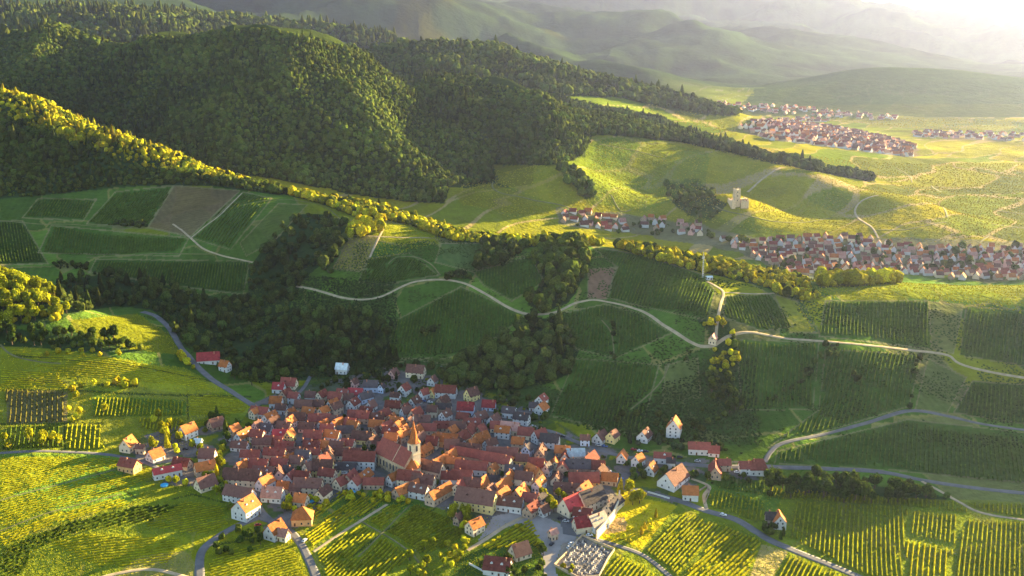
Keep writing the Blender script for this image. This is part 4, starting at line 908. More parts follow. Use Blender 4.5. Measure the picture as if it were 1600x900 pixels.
for nm, pts, w, m in [
 ('road', [(222,487),(245,495),(264,512),(278,535),(290,552),(325,588),(362,612),(400,636),(425,652)], 6.5, MASPH),
 ('road', [(700,645),(780,660),(830,668),(866,676),(905,692),(960,710),(1040,722),(1120,729),(1190,729),(1250,731),(1300,733),(1380,738),(1440,750),(1520,762),(1720,780)], 5, MASPH),
 ('road', [(1195,722),(1205,705),(1225,692),(1290,678),(1350,662),(1420,642),(1480,650),(1550,665),(1720,682)], 4.5, MASPH),
 ('road', [(930,745),(975,762),(1010,770),(1060,782),(1100,797),(1150,812),(1180,830),(1205,845),(1240,860),(1300,884),(1350,905)], 6.5, MASPH),
 ('path', [(463,447),(500,455),(540,466),(590,465),(650,440),(715,440),(760,460),(800,483),(830,491),(870,487),(905,472),(940,470),(1000,485),(1040,510),(1080,535),(1110,541),(1140,525),(1180,520),(1240,530),(1330,537),(1430,548),(1480,555),(1520,575),(1720,601)], 4, MDIRT),
 ('path', [(1118,540),(1120,510),(1126,475),(1130,457),(1118,447),(1105,440)], 3.5, MDIRT),
 ('path', [(1130,457),(1170,459),(1210,458)], 2.5, MDIRT),
 ('road', [(405,808),(370,822),(335,843),(314,865),(312,905)], 6, MASPH),
 ('road', [(398,765),(402,790),(420,812),(452,830),(470,850),(485,880),(495,905)], 6, MASPH),
 ('road', [(405,808),(425,815)], 6, MASPH),
 ('road', [(0,708),(100,706),(180,712),(225,722),(265,738),(300,733)], 4, MASPH),
 ('path', [(880,832),(920,840),(962,852),(1005,868),(1040,895),(1050,905)], 4, MASPH),
 ('path', [(1440,752),(1470,768),(1500,785),(1550,805),(1720,826)], 3.5, MDIRT),
 ('path', [(730,860),(755,845),(790,822),(825,805)], 4, MDIRT),
 ('path', [(490,862),(530,835),(570,810),(605,788)], 3, MDIRT),
 ('path', [(560,812),(600,835),(640,862),(655,880)], 1.8, MTRK),
 ('path', [(640,790),(600,830),(560,870)], 1.5, MTRK),
 ('path', [(690,605),(690,590),(689,572)], 2.5, MASPH),
 ('path', [(447,645),(460,622),(475,605),(485,588)], 3.5, MASPH),
 ('path', [(1104,795),(1100,775),(1108,760),(1080,748)], 3.5, MDIRT),
 ('path', [(270,350),(298,372),(325,392),(395,410)], 3, MDIRT),
 ('path', [(298,372),(345,335),(378,302)], 2.2, MDIRT),
 ('path', [(0,345),(60,350),(130,352),(230,357),(298,372)], 1.6, MTRK),
 ('path', [(135,402),(230,397),(330,397)], 1.6, MTRK),
 ('path', [(380,320),(440,312),(500,320),(535,345)], 1.6, MTRK),
 ('path', [(545,368),(600,370),(670,371)], 2.5, MDIRT),
 ('path', [(603,348),(590,375),(578,402)], 3, MDIRT),
 ('path', [(607,412),(620,402),(650,402),(672,412),(688,430)], 2, MTRK),
 ('path', [(205,450),(260,452),(330,462)], 1.6, MTRK),
 ('path', [(300,905),(240,890),(190,895),(150,905)], 4, MDIRT),
 ('path', [(0,538),(20,555),(60,565),(95,568)], 2.2, MTRK),
 ('path', [(0,782),(60,765),(150,742),(215,722)], 1.6, MTRK),
 ('path', [(0,830),(80,800),(190,772)], 1.4, MTRK),
 ('path', [(1270,645),(1320,630),(1345,615)], 1.5, MDIRT) if False else ('path', [(985,640),(1030,600),(1045,570)], 1.8, MTRK),
 ('path', [(960,560),(955,520),(940,500)], 1.5, MTRK),
 ]: ribbon(nm, pts, w * (.72 if m is not MASPH or pts[0][0] > 1190 else .9), m)
for pts, w in [([(1372,305),(1348,313),(1336,328),(1342,342),(1358,352),(1368,364),(1372,372)],5),([(1368,360),(1420,358),(1480,347)],3),([(770,285),(775,298),(830,312),(890,325),(910,335)],4),([(1118,322),(1135,330),(1180,340),(1240,348),(1300,340)],3.5),
               ([(1168,300),(1185,285),(1205,270),(1220,262)],6),([(955,305),(970,330),(985,328)],3),([(935,225),(990,235),(1030,245)],3),([(1400,262),(1420,275),(1425,285)],4),([(1455,290),(1470,300)],5),([(1460,318),(1480,340)],5),([(1550,350),(1720,362)],6),([(1530,380),(1545,368)],4),([(1380,240),(1440,250)],5),([(1560,330),(1720,345)],5)]:
    ribbon('path', pts, w * .6, MDIRT if w in (5.0, 5, 6) and len(pts) > 3 else MTRK, .3, 1400)
# square and car park as sheets
def sheet(name, poly, m, lift=.10, step=2.5):
    W = [hit(*p)[:2] for p in poly]; xs = [p[0] for p in W]; ys = [p[1] for p in W]
    gx = np.arange(min(xs), max(xs) + step, step); gy = np.arange(min(ys), max(ys) + step, step); GX, GY = np.meshgrid(gx, gy)
    ins = inpoly(GX, GY, W); a = ins[:-1, :-1] & ins[1:, :-1] & ins[:-1, 1:] & ins[1:, 1:]
    j, i = np.nonzero(a); n = len(gx); F = np.stack([j * n + i, j * n + i + 1, (j + 1) * n + i + 1, (j + 1) * n + i], 1)
    o = link(name, make_mesh(name, np.stack([GX.ravel(), GY.ravel(), zt(GX, GY).ravel() + lift], 1), F, mats=[m], smooth=True)); o['kind'] = 'structure'
sheet('square', SQUARE, simple('pale_asphalt', (.27,.245,.235), .9, .15, .12, rnd=0), step=1)
sheet('car_park', [(930,742),(945,735),(985,740),(988,755),(975,762),(945,757)], MASPH, .16, step=1)
sheet('yard', [(870,806),(905,812),(920,800),(905,840),(880,835)], MASPH, .16, step=1)

# ------------------------------------------------------------------ vine rows, each leaf wall a real ridge of foliage
mv, nt, b = mat('vine_leaves', .9); b.inputs['Specular IOR Level'].default_value = .0
colr = attr(nt, 'col').outputs['Color']; n1 = noise(nt, 1.3, 3); f = ramp(nt, n1, .3, .7, .6, 1.4)
vm_ = nt.nodes.new('ShaderNodeVectorMath'); vm_.operation = 'SCALE'; nt.links.new(colr, vm_.inputs[0]); nt.links.new(f, vm_.inputs['Scale'])
nt.links.new(vm_.outputs[0], b.inputs['Base Color']); bump(nt, b, noise(nt, 2.5, 3), .8, .5)
tr = nt.nodes.new('ShaderNodeBsdfTranslucent'); nt.links.new(vm_.outputs[0], tr.inputs['Color']); mx = nt.nodes.new('ShaderNodeMixShader'); mx.inputs[0].default_value = .45
nt.links.new(b.outputs[0], mx.inputs[1]); nt.links.new(tr.outputs[0], mx.inputs[2]); nt.links.new(mx.outputs[0], nt.nodes['Material Output'].inputs['Surface'])
def vines(poly, p, q, spacing, col, h=1.3, wdt=.42, step=1.5, y0=0, gap=.03):
    W = [hit(*c, ymin=y0)[:2] for c in poly]
    a, b_ = hit(*p, ymin=y0), hit(*q, ymin=y0); d = np.array([b_[0] - a[0], b_[1] - a[1]]); d /= np.linalg.norm(d); n = np.array([-d[1], d[0]])
    P = np.array(W); al = P @ d; ac = P @ n
    A_ = np.arange(al.min(), al.max(), step); B_ = np.arange(ac.min(), ac.max(), spacing)
    AA, BB = np.meshgrid(A_, B_); BB = BB + fbm(AA, BB, 60, 1, 3) * 1.0
    X = AA * d[0] + BB * n[0]; Yw = AA * d[1] + BB * n[1]
    ok = inpoly(X, Yw, W) & (rng.random(X.shape) > gap)
    for Q, hw in RIB:
        m = (X > Q[:, 0].min() - 8) & (X < Q[:, 0].max() + 8) & (Yw > Q[:, 1].min() - 8) & (Yw < Q[:, 1].max() + 8) & ok
        ii = np.nonzero(m)
        if len(ii[0]) == 0: continue
        qx = X[ii]; qy = Yw[ii]; dm = np.full(len(qx), 1e9)
        for k in range(0, len(Q)): dm = np.minimum(dm, (qx - Q[k, 0]) ** 2 + (qy - Q[k, 1]) ** 2)
        ok[ii[0][dm < (hw + 2.4) ** 2], ii[1][dm < (hw + 2.4) ** 2]] = False
    for f_ in FOOT:
        if min(P[:, 0]) - 15 < f_[0] < max(P[:, 0]) + 15: ok &= (X - f_[0]) ** 2 + (Yw - f_[1]) ** 2 > (f_[2] + 2.5) ** 2
    Z = zt(X, Yw); hh = h * (1 + .2 * rng.standard_normal(X.shape).clip(-1.6, 1.6)); ww = wdt * (1 + .25 * rng.standard_normal(X.shape).clip(-1.5, 1.5))
    sh = rng.normal(0, .05, X.shape)
    prof = [(-1, -.2), (-1.15, .6), (0, 1.), (1.15, .6), (1, -.2)]
    V = np.stack([np.stack([X + n[0] * (ww * a_ + sh), Yw + n[1] * (ww * a_ + sh), Z + hh * b2], -1) for a_, b2 in prof], 2)   # rows, steps, 5, 3
    seg = ok[:, :-1] & ok[:, 1:]; j, i = np.nonzero(seg); nst = X.shape[1]
    base = (j * nst + i) * 5; nb = base + 5
    F = np.concatenate([np.stack([base + k, nb + k, nb + k + 1, base + k + 1], 1) for k in range(4)])
    use = np.unique(F); mp = np.full(X.size * 5, -1); mp[use] = np.arange(len(use))
    cc = np.asarray(col)[None] * (1 + .3 * fbm(X.ravel(), Yw.ravel(), 14, 3, 7))[:, None] * (1 + .18 * rng.standard_normal(X.size).clip(-2, 2))[:, None]
    cc = np.repeat(cc, 5, axis=0)[use]
    return V.reshape(-1, 3)[use], mp[F], np.clip(cc, .005, .6)
VC = [.27, .28, .014]; VD = [.08, .12, .014]; VY = [.38, .36, .012]  # VC and VY have sunlight painted into the leaf colour
def vine_object(label, plots):
    Vs, Fs, Cs = [], [], []; n = 0
    for pl in plots:
        v_, f_, c_ = vines(*pl[:5], **(pl[5] if len(pl) > 5 else {}))
        Vs.append(v_); Fs.append(f_ + n); Cs.append(c_); n += len(v_)
    me = make_mesh('vineyard', np.concatenate(Vs), np.concatenate(Fs), cols=np.concatenate(Cs), mats=[mv])
    tag(link('vineyard', me), label, 'vineyard', kind='stuff'); print('vines', n)
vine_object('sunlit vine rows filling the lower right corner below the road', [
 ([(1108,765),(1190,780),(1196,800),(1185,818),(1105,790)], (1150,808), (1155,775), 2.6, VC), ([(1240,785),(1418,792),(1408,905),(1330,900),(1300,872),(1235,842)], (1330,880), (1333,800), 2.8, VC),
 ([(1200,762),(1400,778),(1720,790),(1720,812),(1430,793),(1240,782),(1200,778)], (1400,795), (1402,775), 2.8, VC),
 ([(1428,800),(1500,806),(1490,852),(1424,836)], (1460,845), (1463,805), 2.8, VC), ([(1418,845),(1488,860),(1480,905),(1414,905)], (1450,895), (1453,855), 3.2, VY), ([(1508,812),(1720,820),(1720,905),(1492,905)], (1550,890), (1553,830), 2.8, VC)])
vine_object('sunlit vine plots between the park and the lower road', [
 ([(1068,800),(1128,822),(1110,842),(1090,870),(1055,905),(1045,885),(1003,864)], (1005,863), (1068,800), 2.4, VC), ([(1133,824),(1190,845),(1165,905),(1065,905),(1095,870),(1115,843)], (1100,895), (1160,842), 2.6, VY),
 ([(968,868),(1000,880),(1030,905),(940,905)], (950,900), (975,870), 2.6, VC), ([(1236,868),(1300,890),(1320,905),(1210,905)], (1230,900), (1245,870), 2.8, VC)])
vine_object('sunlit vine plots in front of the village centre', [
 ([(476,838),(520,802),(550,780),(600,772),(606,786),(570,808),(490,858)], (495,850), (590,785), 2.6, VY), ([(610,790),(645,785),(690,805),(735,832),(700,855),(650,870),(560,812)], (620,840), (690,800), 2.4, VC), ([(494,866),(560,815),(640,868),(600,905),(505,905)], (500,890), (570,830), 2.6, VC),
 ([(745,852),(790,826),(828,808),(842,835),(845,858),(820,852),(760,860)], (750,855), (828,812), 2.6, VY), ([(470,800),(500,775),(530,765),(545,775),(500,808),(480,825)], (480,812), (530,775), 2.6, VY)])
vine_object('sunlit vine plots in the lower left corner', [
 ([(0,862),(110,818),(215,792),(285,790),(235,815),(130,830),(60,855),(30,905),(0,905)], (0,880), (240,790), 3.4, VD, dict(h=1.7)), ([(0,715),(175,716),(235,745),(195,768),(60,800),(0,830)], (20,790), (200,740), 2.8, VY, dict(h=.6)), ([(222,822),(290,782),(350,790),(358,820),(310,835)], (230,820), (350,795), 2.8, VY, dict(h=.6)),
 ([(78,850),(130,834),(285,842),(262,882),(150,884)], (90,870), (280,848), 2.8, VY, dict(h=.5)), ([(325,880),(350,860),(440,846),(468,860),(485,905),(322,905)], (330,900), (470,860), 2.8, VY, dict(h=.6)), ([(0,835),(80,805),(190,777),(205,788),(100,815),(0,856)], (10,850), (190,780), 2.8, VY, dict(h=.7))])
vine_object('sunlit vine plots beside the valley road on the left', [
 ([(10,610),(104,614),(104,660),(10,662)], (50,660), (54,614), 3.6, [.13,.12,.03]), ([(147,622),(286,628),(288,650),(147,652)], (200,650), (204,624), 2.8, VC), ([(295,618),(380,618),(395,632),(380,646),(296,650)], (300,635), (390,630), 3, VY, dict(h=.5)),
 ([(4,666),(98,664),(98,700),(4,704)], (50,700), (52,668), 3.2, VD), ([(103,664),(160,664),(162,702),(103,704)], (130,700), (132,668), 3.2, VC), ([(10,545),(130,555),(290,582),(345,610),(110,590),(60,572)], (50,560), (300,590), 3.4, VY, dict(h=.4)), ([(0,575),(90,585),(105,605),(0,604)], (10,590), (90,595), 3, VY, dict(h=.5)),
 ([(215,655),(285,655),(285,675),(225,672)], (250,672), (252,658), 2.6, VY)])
SL = [.085, .130, .018]  # darker copy of the leaf colour for the shaded slope
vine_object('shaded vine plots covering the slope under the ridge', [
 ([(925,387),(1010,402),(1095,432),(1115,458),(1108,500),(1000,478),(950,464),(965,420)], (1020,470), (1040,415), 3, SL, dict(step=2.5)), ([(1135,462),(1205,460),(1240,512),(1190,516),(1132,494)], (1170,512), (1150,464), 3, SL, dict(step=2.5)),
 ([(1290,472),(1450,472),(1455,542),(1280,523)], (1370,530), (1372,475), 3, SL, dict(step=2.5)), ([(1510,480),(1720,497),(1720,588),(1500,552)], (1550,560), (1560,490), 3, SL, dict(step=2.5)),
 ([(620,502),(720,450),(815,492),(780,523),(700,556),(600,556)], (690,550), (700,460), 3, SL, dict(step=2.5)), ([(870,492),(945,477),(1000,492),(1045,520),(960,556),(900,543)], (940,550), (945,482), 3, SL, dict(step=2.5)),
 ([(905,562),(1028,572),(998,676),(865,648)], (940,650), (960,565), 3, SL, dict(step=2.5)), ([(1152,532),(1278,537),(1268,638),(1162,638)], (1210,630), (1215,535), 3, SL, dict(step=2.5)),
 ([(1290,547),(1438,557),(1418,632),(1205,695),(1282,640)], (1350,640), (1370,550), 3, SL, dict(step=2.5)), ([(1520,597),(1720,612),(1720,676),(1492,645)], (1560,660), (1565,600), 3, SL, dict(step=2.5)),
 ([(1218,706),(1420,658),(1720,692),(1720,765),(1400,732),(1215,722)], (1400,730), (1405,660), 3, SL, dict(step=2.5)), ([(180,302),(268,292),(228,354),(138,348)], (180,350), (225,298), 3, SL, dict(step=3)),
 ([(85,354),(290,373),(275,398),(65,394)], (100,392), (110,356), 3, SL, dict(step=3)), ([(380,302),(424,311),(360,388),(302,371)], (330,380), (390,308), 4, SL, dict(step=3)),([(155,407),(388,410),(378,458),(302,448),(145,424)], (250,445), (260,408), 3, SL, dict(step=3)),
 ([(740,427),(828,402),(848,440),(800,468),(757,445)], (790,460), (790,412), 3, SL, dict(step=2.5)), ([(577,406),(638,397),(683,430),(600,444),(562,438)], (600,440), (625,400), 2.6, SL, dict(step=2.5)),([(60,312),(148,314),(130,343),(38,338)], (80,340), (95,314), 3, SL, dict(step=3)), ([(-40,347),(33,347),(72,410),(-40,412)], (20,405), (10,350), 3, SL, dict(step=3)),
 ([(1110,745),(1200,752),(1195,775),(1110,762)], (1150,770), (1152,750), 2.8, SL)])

# ------------------------------------------------------------------ standing grass and ground herbs as upright tufts
def tufts(poly, sp, h, wd_, col, y0=0, ymax=1e9, keep=.9, patch=0):
    W = [hit(*c, ymin=y0)[:2] for c in poly]; P = np.array(W)
    gx = np.arange(P[:, 0].min(), P[:, 0].max(), sp); gy = np.arange(P[:, 1].min(), P[:, 1].max(), sp); X, Yw = np.meshgrid(gx, gy)
    X = (X + rng.uniform(-.5, .5, X.shape) * sp).ravel(); Yw = (Yw + rng.uniform(-.5, .5, Yw.shape) * sp).ravel()
    ok = inpoly(X, Yw, W) & (rng.random(X.shape) < keep) & (Yw > max(y0, 100)) & (Yw < ymax)
    if patch: ok &= fbm(X, Yw, 22, 3, 99) > patch - 1
    for Q, hw in RIB:
        m = np.nonzero((X > Q[:, 0].min() - 8) & (X < Q[:, 0].max() + 8) & (Yw > Q[:, 1].min() - 8) & (Yw < Q[:, 1].max() + 8) & ok)[0]
        if len(m) == 0: continue
        dm = np.full(len(m), 1e9)
        for k in range(len(Q)): dm = np.minimum(dm, (X[m] - Q[k, 0]) ** 2 + (Yw[m] - Q[k, 1]) ** 2)
        ok[m[dm < (hw + sp * .6) ** 2]] = False
    for f_ in FOOT: ok &= ~((np.abs(X - f_[0]) < f_[2] * .95) & (np.abs(Yw - f_[1]) < f_[2] * .95))
    X, Yw = X[ok], Yw[ok]; n = len(X); Z = zt(X, Yw); th = rng.uniform(0, 6.283, n)
    hh = h * rng.uniform(.5, 1.4, n); ww = wd_ * rng.uniform(.7, 1.3, n)
    V = np.zeros((n, 5, 3))
    for k in range(4):
        a = th + k * math.pi / 2; V[:, k, 0] = X + np.cos(a) * ww; V[:, k, 1] = Yw + np.sin(a) * ww; V[:, k, 2] = Z - .15
    V[:, 4, 0] = X + rng.normal(0, .2, n) * ww; V[:, 4, 1] = Yw + rng.normal(0, .2, n) * ww; V[:, 4, 2] = Z + hh
    b5 = np.arange(n) * 5; F = np.concatenate([np.stack([b5 + k, b5 + (k + 1) % 4, b5 + 4], 1) for k in range(4)])
    c = np.asarray(col)[None] * (1 + .35 * fbm(X, Yw, sp * 14, 3, 8) + .15 * rng.standard_normal(n))[:, None]
    return V.reshape(-1, 3), F, np.repeat(np.clip(c, .005, .5), 5, axis=0)
def grass_object(label, items):
    Vs, Fs, Cs, n = [], [], [], 0
    for it in items:
        v_, f_, c_ = tufts(*it[:5], **(it[5] if len(it) > 5 else {})); Vs.append(v_); Fs.append(f_ + n); Cs.append(c_); n += len(v_)
    o = link('grass', make_mesh('grass', np.concatenate(Vs), np.concatenate(Fs), cols=np.concatenate(Cs), mats=[mv])); tag(o, label, 'grass', kind='stuff'); print('grass', n)
GY_ = [.40, .36, .010]; GG = [.31, .30, .012]; GD = [.09, .13, .02]  # GY_ and GG are grass tones brightened to look sunlit
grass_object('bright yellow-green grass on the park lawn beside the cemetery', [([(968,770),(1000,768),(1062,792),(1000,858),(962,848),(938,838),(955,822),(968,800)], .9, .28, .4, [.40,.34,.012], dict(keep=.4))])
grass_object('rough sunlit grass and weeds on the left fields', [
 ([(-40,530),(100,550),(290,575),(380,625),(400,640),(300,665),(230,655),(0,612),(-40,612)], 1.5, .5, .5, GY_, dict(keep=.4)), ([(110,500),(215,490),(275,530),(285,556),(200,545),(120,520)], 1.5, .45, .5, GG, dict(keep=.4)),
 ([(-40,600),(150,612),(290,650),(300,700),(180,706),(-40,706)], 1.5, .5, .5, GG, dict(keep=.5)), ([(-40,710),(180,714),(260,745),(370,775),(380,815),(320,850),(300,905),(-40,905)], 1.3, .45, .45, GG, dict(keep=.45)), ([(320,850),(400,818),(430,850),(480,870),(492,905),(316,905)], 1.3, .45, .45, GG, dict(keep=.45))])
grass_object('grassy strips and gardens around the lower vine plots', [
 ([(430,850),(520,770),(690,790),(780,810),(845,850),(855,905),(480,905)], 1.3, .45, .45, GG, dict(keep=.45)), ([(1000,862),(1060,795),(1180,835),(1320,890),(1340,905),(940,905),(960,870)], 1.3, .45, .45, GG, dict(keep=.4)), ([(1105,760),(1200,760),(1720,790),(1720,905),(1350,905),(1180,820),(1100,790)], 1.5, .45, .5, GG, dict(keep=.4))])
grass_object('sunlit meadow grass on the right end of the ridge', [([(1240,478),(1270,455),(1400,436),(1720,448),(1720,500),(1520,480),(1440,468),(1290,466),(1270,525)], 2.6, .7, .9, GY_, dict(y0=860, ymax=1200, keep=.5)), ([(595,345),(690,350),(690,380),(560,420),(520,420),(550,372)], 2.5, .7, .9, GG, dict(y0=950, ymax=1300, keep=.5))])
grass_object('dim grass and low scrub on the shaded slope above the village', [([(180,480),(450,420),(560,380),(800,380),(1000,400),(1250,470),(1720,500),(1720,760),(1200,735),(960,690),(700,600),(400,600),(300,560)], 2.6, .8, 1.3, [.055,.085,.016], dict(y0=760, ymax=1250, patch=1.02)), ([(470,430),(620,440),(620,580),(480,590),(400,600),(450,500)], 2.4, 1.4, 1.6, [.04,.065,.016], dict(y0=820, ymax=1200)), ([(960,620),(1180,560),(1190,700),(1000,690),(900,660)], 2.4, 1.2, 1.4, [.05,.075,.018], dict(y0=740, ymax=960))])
FY = [.32, .27, .025]  # far vine tone with sunlight painted in
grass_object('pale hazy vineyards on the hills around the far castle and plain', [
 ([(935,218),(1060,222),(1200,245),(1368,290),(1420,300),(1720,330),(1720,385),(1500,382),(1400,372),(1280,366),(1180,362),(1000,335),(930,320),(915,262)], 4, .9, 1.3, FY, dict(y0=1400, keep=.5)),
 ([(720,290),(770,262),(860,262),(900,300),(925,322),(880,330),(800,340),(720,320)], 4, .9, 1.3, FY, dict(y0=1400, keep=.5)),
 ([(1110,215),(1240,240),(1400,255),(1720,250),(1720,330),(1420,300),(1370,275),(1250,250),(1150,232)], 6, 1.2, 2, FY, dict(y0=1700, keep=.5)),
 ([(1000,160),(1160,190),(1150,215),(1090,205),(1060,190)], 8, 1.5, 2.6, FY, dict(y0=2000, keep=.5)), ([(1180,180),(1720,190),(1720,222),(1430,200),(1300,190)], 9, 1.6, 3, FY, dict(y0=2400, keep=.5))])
# ------------------------------------------------------------------ trees
from mathutils import noise as mnoise
def ico(sub):
    import bmesh
    bm = bmesh.new(); bmesh.ops.create_icosphere(bm, subdivisions=sub, radius=1)
    V = np.array([v.co[:] for v in bm.verts]); F = np.array([[v.index for v in f.verts] for f in bm.faces]); bm.free(); return V, F
IV, IF = ico(2)      # 42 verts, 80 faces
IV3, IF3 = ico(3)    # 162 verts
def crown_lump(k, V=IV):
    r = np.random.default_rng(k)
    n = np.array([mnoise.fractal(Vector(p * 1.6 + k * 7.3), 1, 2, 3) for p in V])
    W = V * (1 + .42 * n + .10 * r.standard_normal(len(V)))[:, None]
    W[:, 2] = np.where(W[:, 2] < 0, W[:, 2] * .75, W[:, 2]); return W
def cone_lump(k, V=IV):
    r = np.random.default_rng(k + 50); t = (V[:, 2] + 1) / 2
    W = V.copy(); rad = (1 - t) ** .8 * 1.15 + .08; nrm = np.hypot(V[:, 0], V[:, 1]) + 1e-6
    W[:, 0] = V[:, 0] / nrm * rad * np.minimum(1, nrm * 1.6) * (1 + .16 * r.standard_normal(len(V))); W[:, 1] = V[:, 1] / nrm * rad * np.minimum(1, nrm * 1.6) * (1 + .16 * r.standard_normal(len(V)))
    W[:, 2] = V[:, 2] * 1.15 + .25; return W
PROT = [crown_lump(k) for k in range(10)]; CONE = [cone_lump(k) for k in range(3)]
ml, nt, b = mat('foliage', .95); b.inputs['Specular IOR Level'].default_value = 0
colr = attr(nt, 'col').outputs['Color']; n1 = noise(nt, .7, 4, None, .7); f = ramp(nt, n1, .35, .68, .45, 1.5)
oi = nt.nodes.new('ShaderNodeObjectInfo').outputs['Random']; f = math_(nt, 'MULTIPLY', f, ramp(nt, oi, 0, 1, .75, 1.3))
vm_ = nt.nodes.new('ShaderNodeVectorMath'); vm_.operation = 'SCALE'; nt.links.new(colr, vm_.inputs[0]); nt.links.new(f, vm_.inputs['Scale'])
nt.links.new(vm_.outputs[0], b.inputs['Base Color']); bump(nt, b, noise(nt, 1.1, 4), 1., 1.4)
tr = nt.nodes.new('ShaderNodeBsdfTranslucent'); nt.links.new(vm_.outputs[0], tr.inputs['Color']); mx = nt.nodes.new('ShaderNodeMixShader'); mx.inputs[0].default_value = .35
nt.links.new(b.outputs[0], mx.inputs[1]); nt.links.new(tr.outputs[0], mx.inputs[2]); nt.links.new(mx.outputs[0], nt.nodes['Material Output'].inputs['Surface'])
mbark = simple('bark', (.09, .065, .045), .95, .3)

TREES = []    # X, Y, r, h, tint, conifer, zone
def dens(poly, y0, y1, sp, size, tint, zone, con=.0, keep=1., lit=None):
    us = [p[0] for p in poly]; vs = [p[1] for p in poly]
    smin = (min(us) - 800) / FOC * 1.04 - .02; smax = (max(us) - 800) / FOC * 1.04 + .02
    if min(us) > 800: smin = (min(us) - 800) / FOC * .95 - .01
    if max(us) < 800: smax = (max(us) - 800) / FOC * .95 + .01
    x0 = min(smin * y0, smin * y1); x1 = max(smax * y0, smax * y1)
    gx = np.arange(x0, x1, sp); gy = np.arange(y0, y1, sp)
    GX, GY = np.meshgrid(gx, gy); GX = (GX + rng.uniform(-.45, .45, GX.shape) * sp).ravel(); GY = (GY + rng.uniform(-.45, .45, GY.shape) * sp).ravel()
    Z = zt(GX, GY); u, v = project(GX, GY, Z)
    jx = fbm(GX, GY, 30, 2, 61) * 5; m = inpoly(u + jx, v + jx * .3, poly) & (rng.random(GX.shape) < keep)
    GX, GY, Z = GX[m], GY[m], Z[m]
    # drop what no step aside would ever show
    s_ = GX / GY; i = np.clip(np.searchsorted(sg, s_) - 1, 0, NS - 2); j = np.clip(np.searchsorted(tg, np.log(GY)) - 29, 0, NT - 30)
    vis = (HC - Z - 45) / GY <= CUM[j, i]
    sz = 1 + .5 * fbm(GX, GY, 55, 2, 15); cf = fbm(GX, GY, 120, 2, 16)
    inl = inpoly(u[m], v[m] - 3, lit[0]) if lit else np.zeros(len(GX), bool)  # crowns inside this outline are tinted as if sunlit
    for X, Y, z, szk, cfk, il in zip(GX[vis], GY[vis], Z[vis], sz[vis], cf[vis], inl[vis]):
        for f_ in FOOT:
            if abs(X - f_[0]) < f_[2] + 3 and abs(Y - f_[1]) < f_[2] + 3: break
        else:
            r = size * random.uniform(.5, 1.42) * szk; c = random.random() < (con * (4 if cfk > .25 else .35))
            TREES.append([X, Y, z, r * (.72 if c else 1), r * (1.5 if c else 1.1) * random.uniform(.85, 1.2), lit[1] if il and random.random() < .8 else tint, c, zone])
DK = (.038, .062, .013); MD = (.052, .082, .013); LT = (.25, .27, .012); YL = (.33, .32, .012); BL = (.04, .07, .03); LM = (.24, .265, .012)  # LT, LM and YL are greens brightened with painted sunlight
dens(HILL, 1560, 2950, 6.3, 3.6, MD, None, .07)
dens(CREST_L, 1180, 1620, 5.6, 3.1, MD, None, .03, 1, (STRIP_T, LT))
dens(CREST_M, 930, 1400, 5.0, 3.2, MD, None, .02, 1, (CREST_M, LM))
dens(GULLY, 820, 1330, 6.6, 3.3, DK, None, .06, .55)
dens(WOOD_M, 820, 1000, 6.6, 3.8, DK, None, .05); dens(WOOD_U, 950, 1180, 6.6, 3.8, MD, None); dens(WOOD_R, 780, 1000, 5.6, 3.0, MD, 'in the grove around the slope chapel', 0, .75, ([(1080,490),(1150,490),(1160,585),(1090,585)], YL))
dens(KNOLL, 840, 1010, 6.2, 4.1, LT, 'on the wooded knoll at the left edge'); dens(STRIP_L, 820, 1000, 7.5, 4.2, MD, 'in the belt below the left knoll', 0, .9)
dens(HEDGE_R, 660, 800, 6.5, 3.8, MD, 'in the hedge above the right vineyard', 0, .6); dens(CREST_R, 960, 1120, 6.5, 4.5, LT, None); dens(BELT, 1600, 2400, 8, 4.6, DK, None, .05)
dens(COPSE, 1500, 1900, 10, 3.6, MD, None, 0, .45); dens(GULLY_F, 1500, 1900, 8, 5, MD, None); dens(HILL2, 2500, 3500, 11, 6.5, MD, None, .04)
dens([(480,540),(620,560),(700,575),(690,592),(600,592),(520,580),(440,600),(400,590),(380,560)], 820, 1010, 9, 3.6, DK, 'on the scrub slope above the village', .05, .6)
dens([(455,480),(600,500),(600,560),(500,560),(460,520)], 850, 1050, 10, 3.4, DK, None, 0, .6)
dens([(1090,690),(1195,700),(1190,715),(1060,712),(1000,690),(950,670),(960,650),(1080,640),(1160,650)], 740, 860, 11, 2.6, MD, 'in the scrub above the east road', 0, .5)
dens([(755,380),(830,385),(820,400),(780,420),(740,425)], 950, 1150, 8, 4, DK, None, 0, .9)
dens([(560,350),(600,345),(598,372),(545,372),(540,360)], 1050, 1250, 8, 4.2, LT, None, 0, .8); dens([(520,372),(545,372),(522,425),(500,440),(495,410)], 950, 1200, 8, 4, DK, None, 0, .8)
for hp in ([(952,500),(958,500),(962,568),(955,568)], [(1192,628),(1240,600),(1285,548),(1290,552),(1245,606),(1196,634)], [(1060,560),(1075,545),(1082,552),(1066,572)], [(1435,560),(1441,560),(1424,640),(1416,640)], [(655,520),(690,505),(692,512),(660,528)], [(1275,538),(1310,540),(1305,556),(1280,556)], [(1325,590),(1345,585),(1350,596),(1330,600)], [(180,346),(232,352),(230,358),(178,352)], [(80,408),(140,412),(145,424),(85,420)], [(690,430),(738,428),(736,436),(692,438)]):
    dens(hp, 740, 1300, 4, 2, DK, None, 0, .8)
dens([(-60,-10),(300,0),(560,35),(640,75),(560,75),(400,70),(-60,60)], 2650, 4300, 15, 8.5, MD, None, .1)
dens(K2, 1250, 1650, 13, 3.6, MD, None, 0, .35); dens([(870,325),(985,340),(1100,352),(1125,375),(985,368),(880,350)], 1250, 1650, 12, 3.4, MD, None, 0, .4)
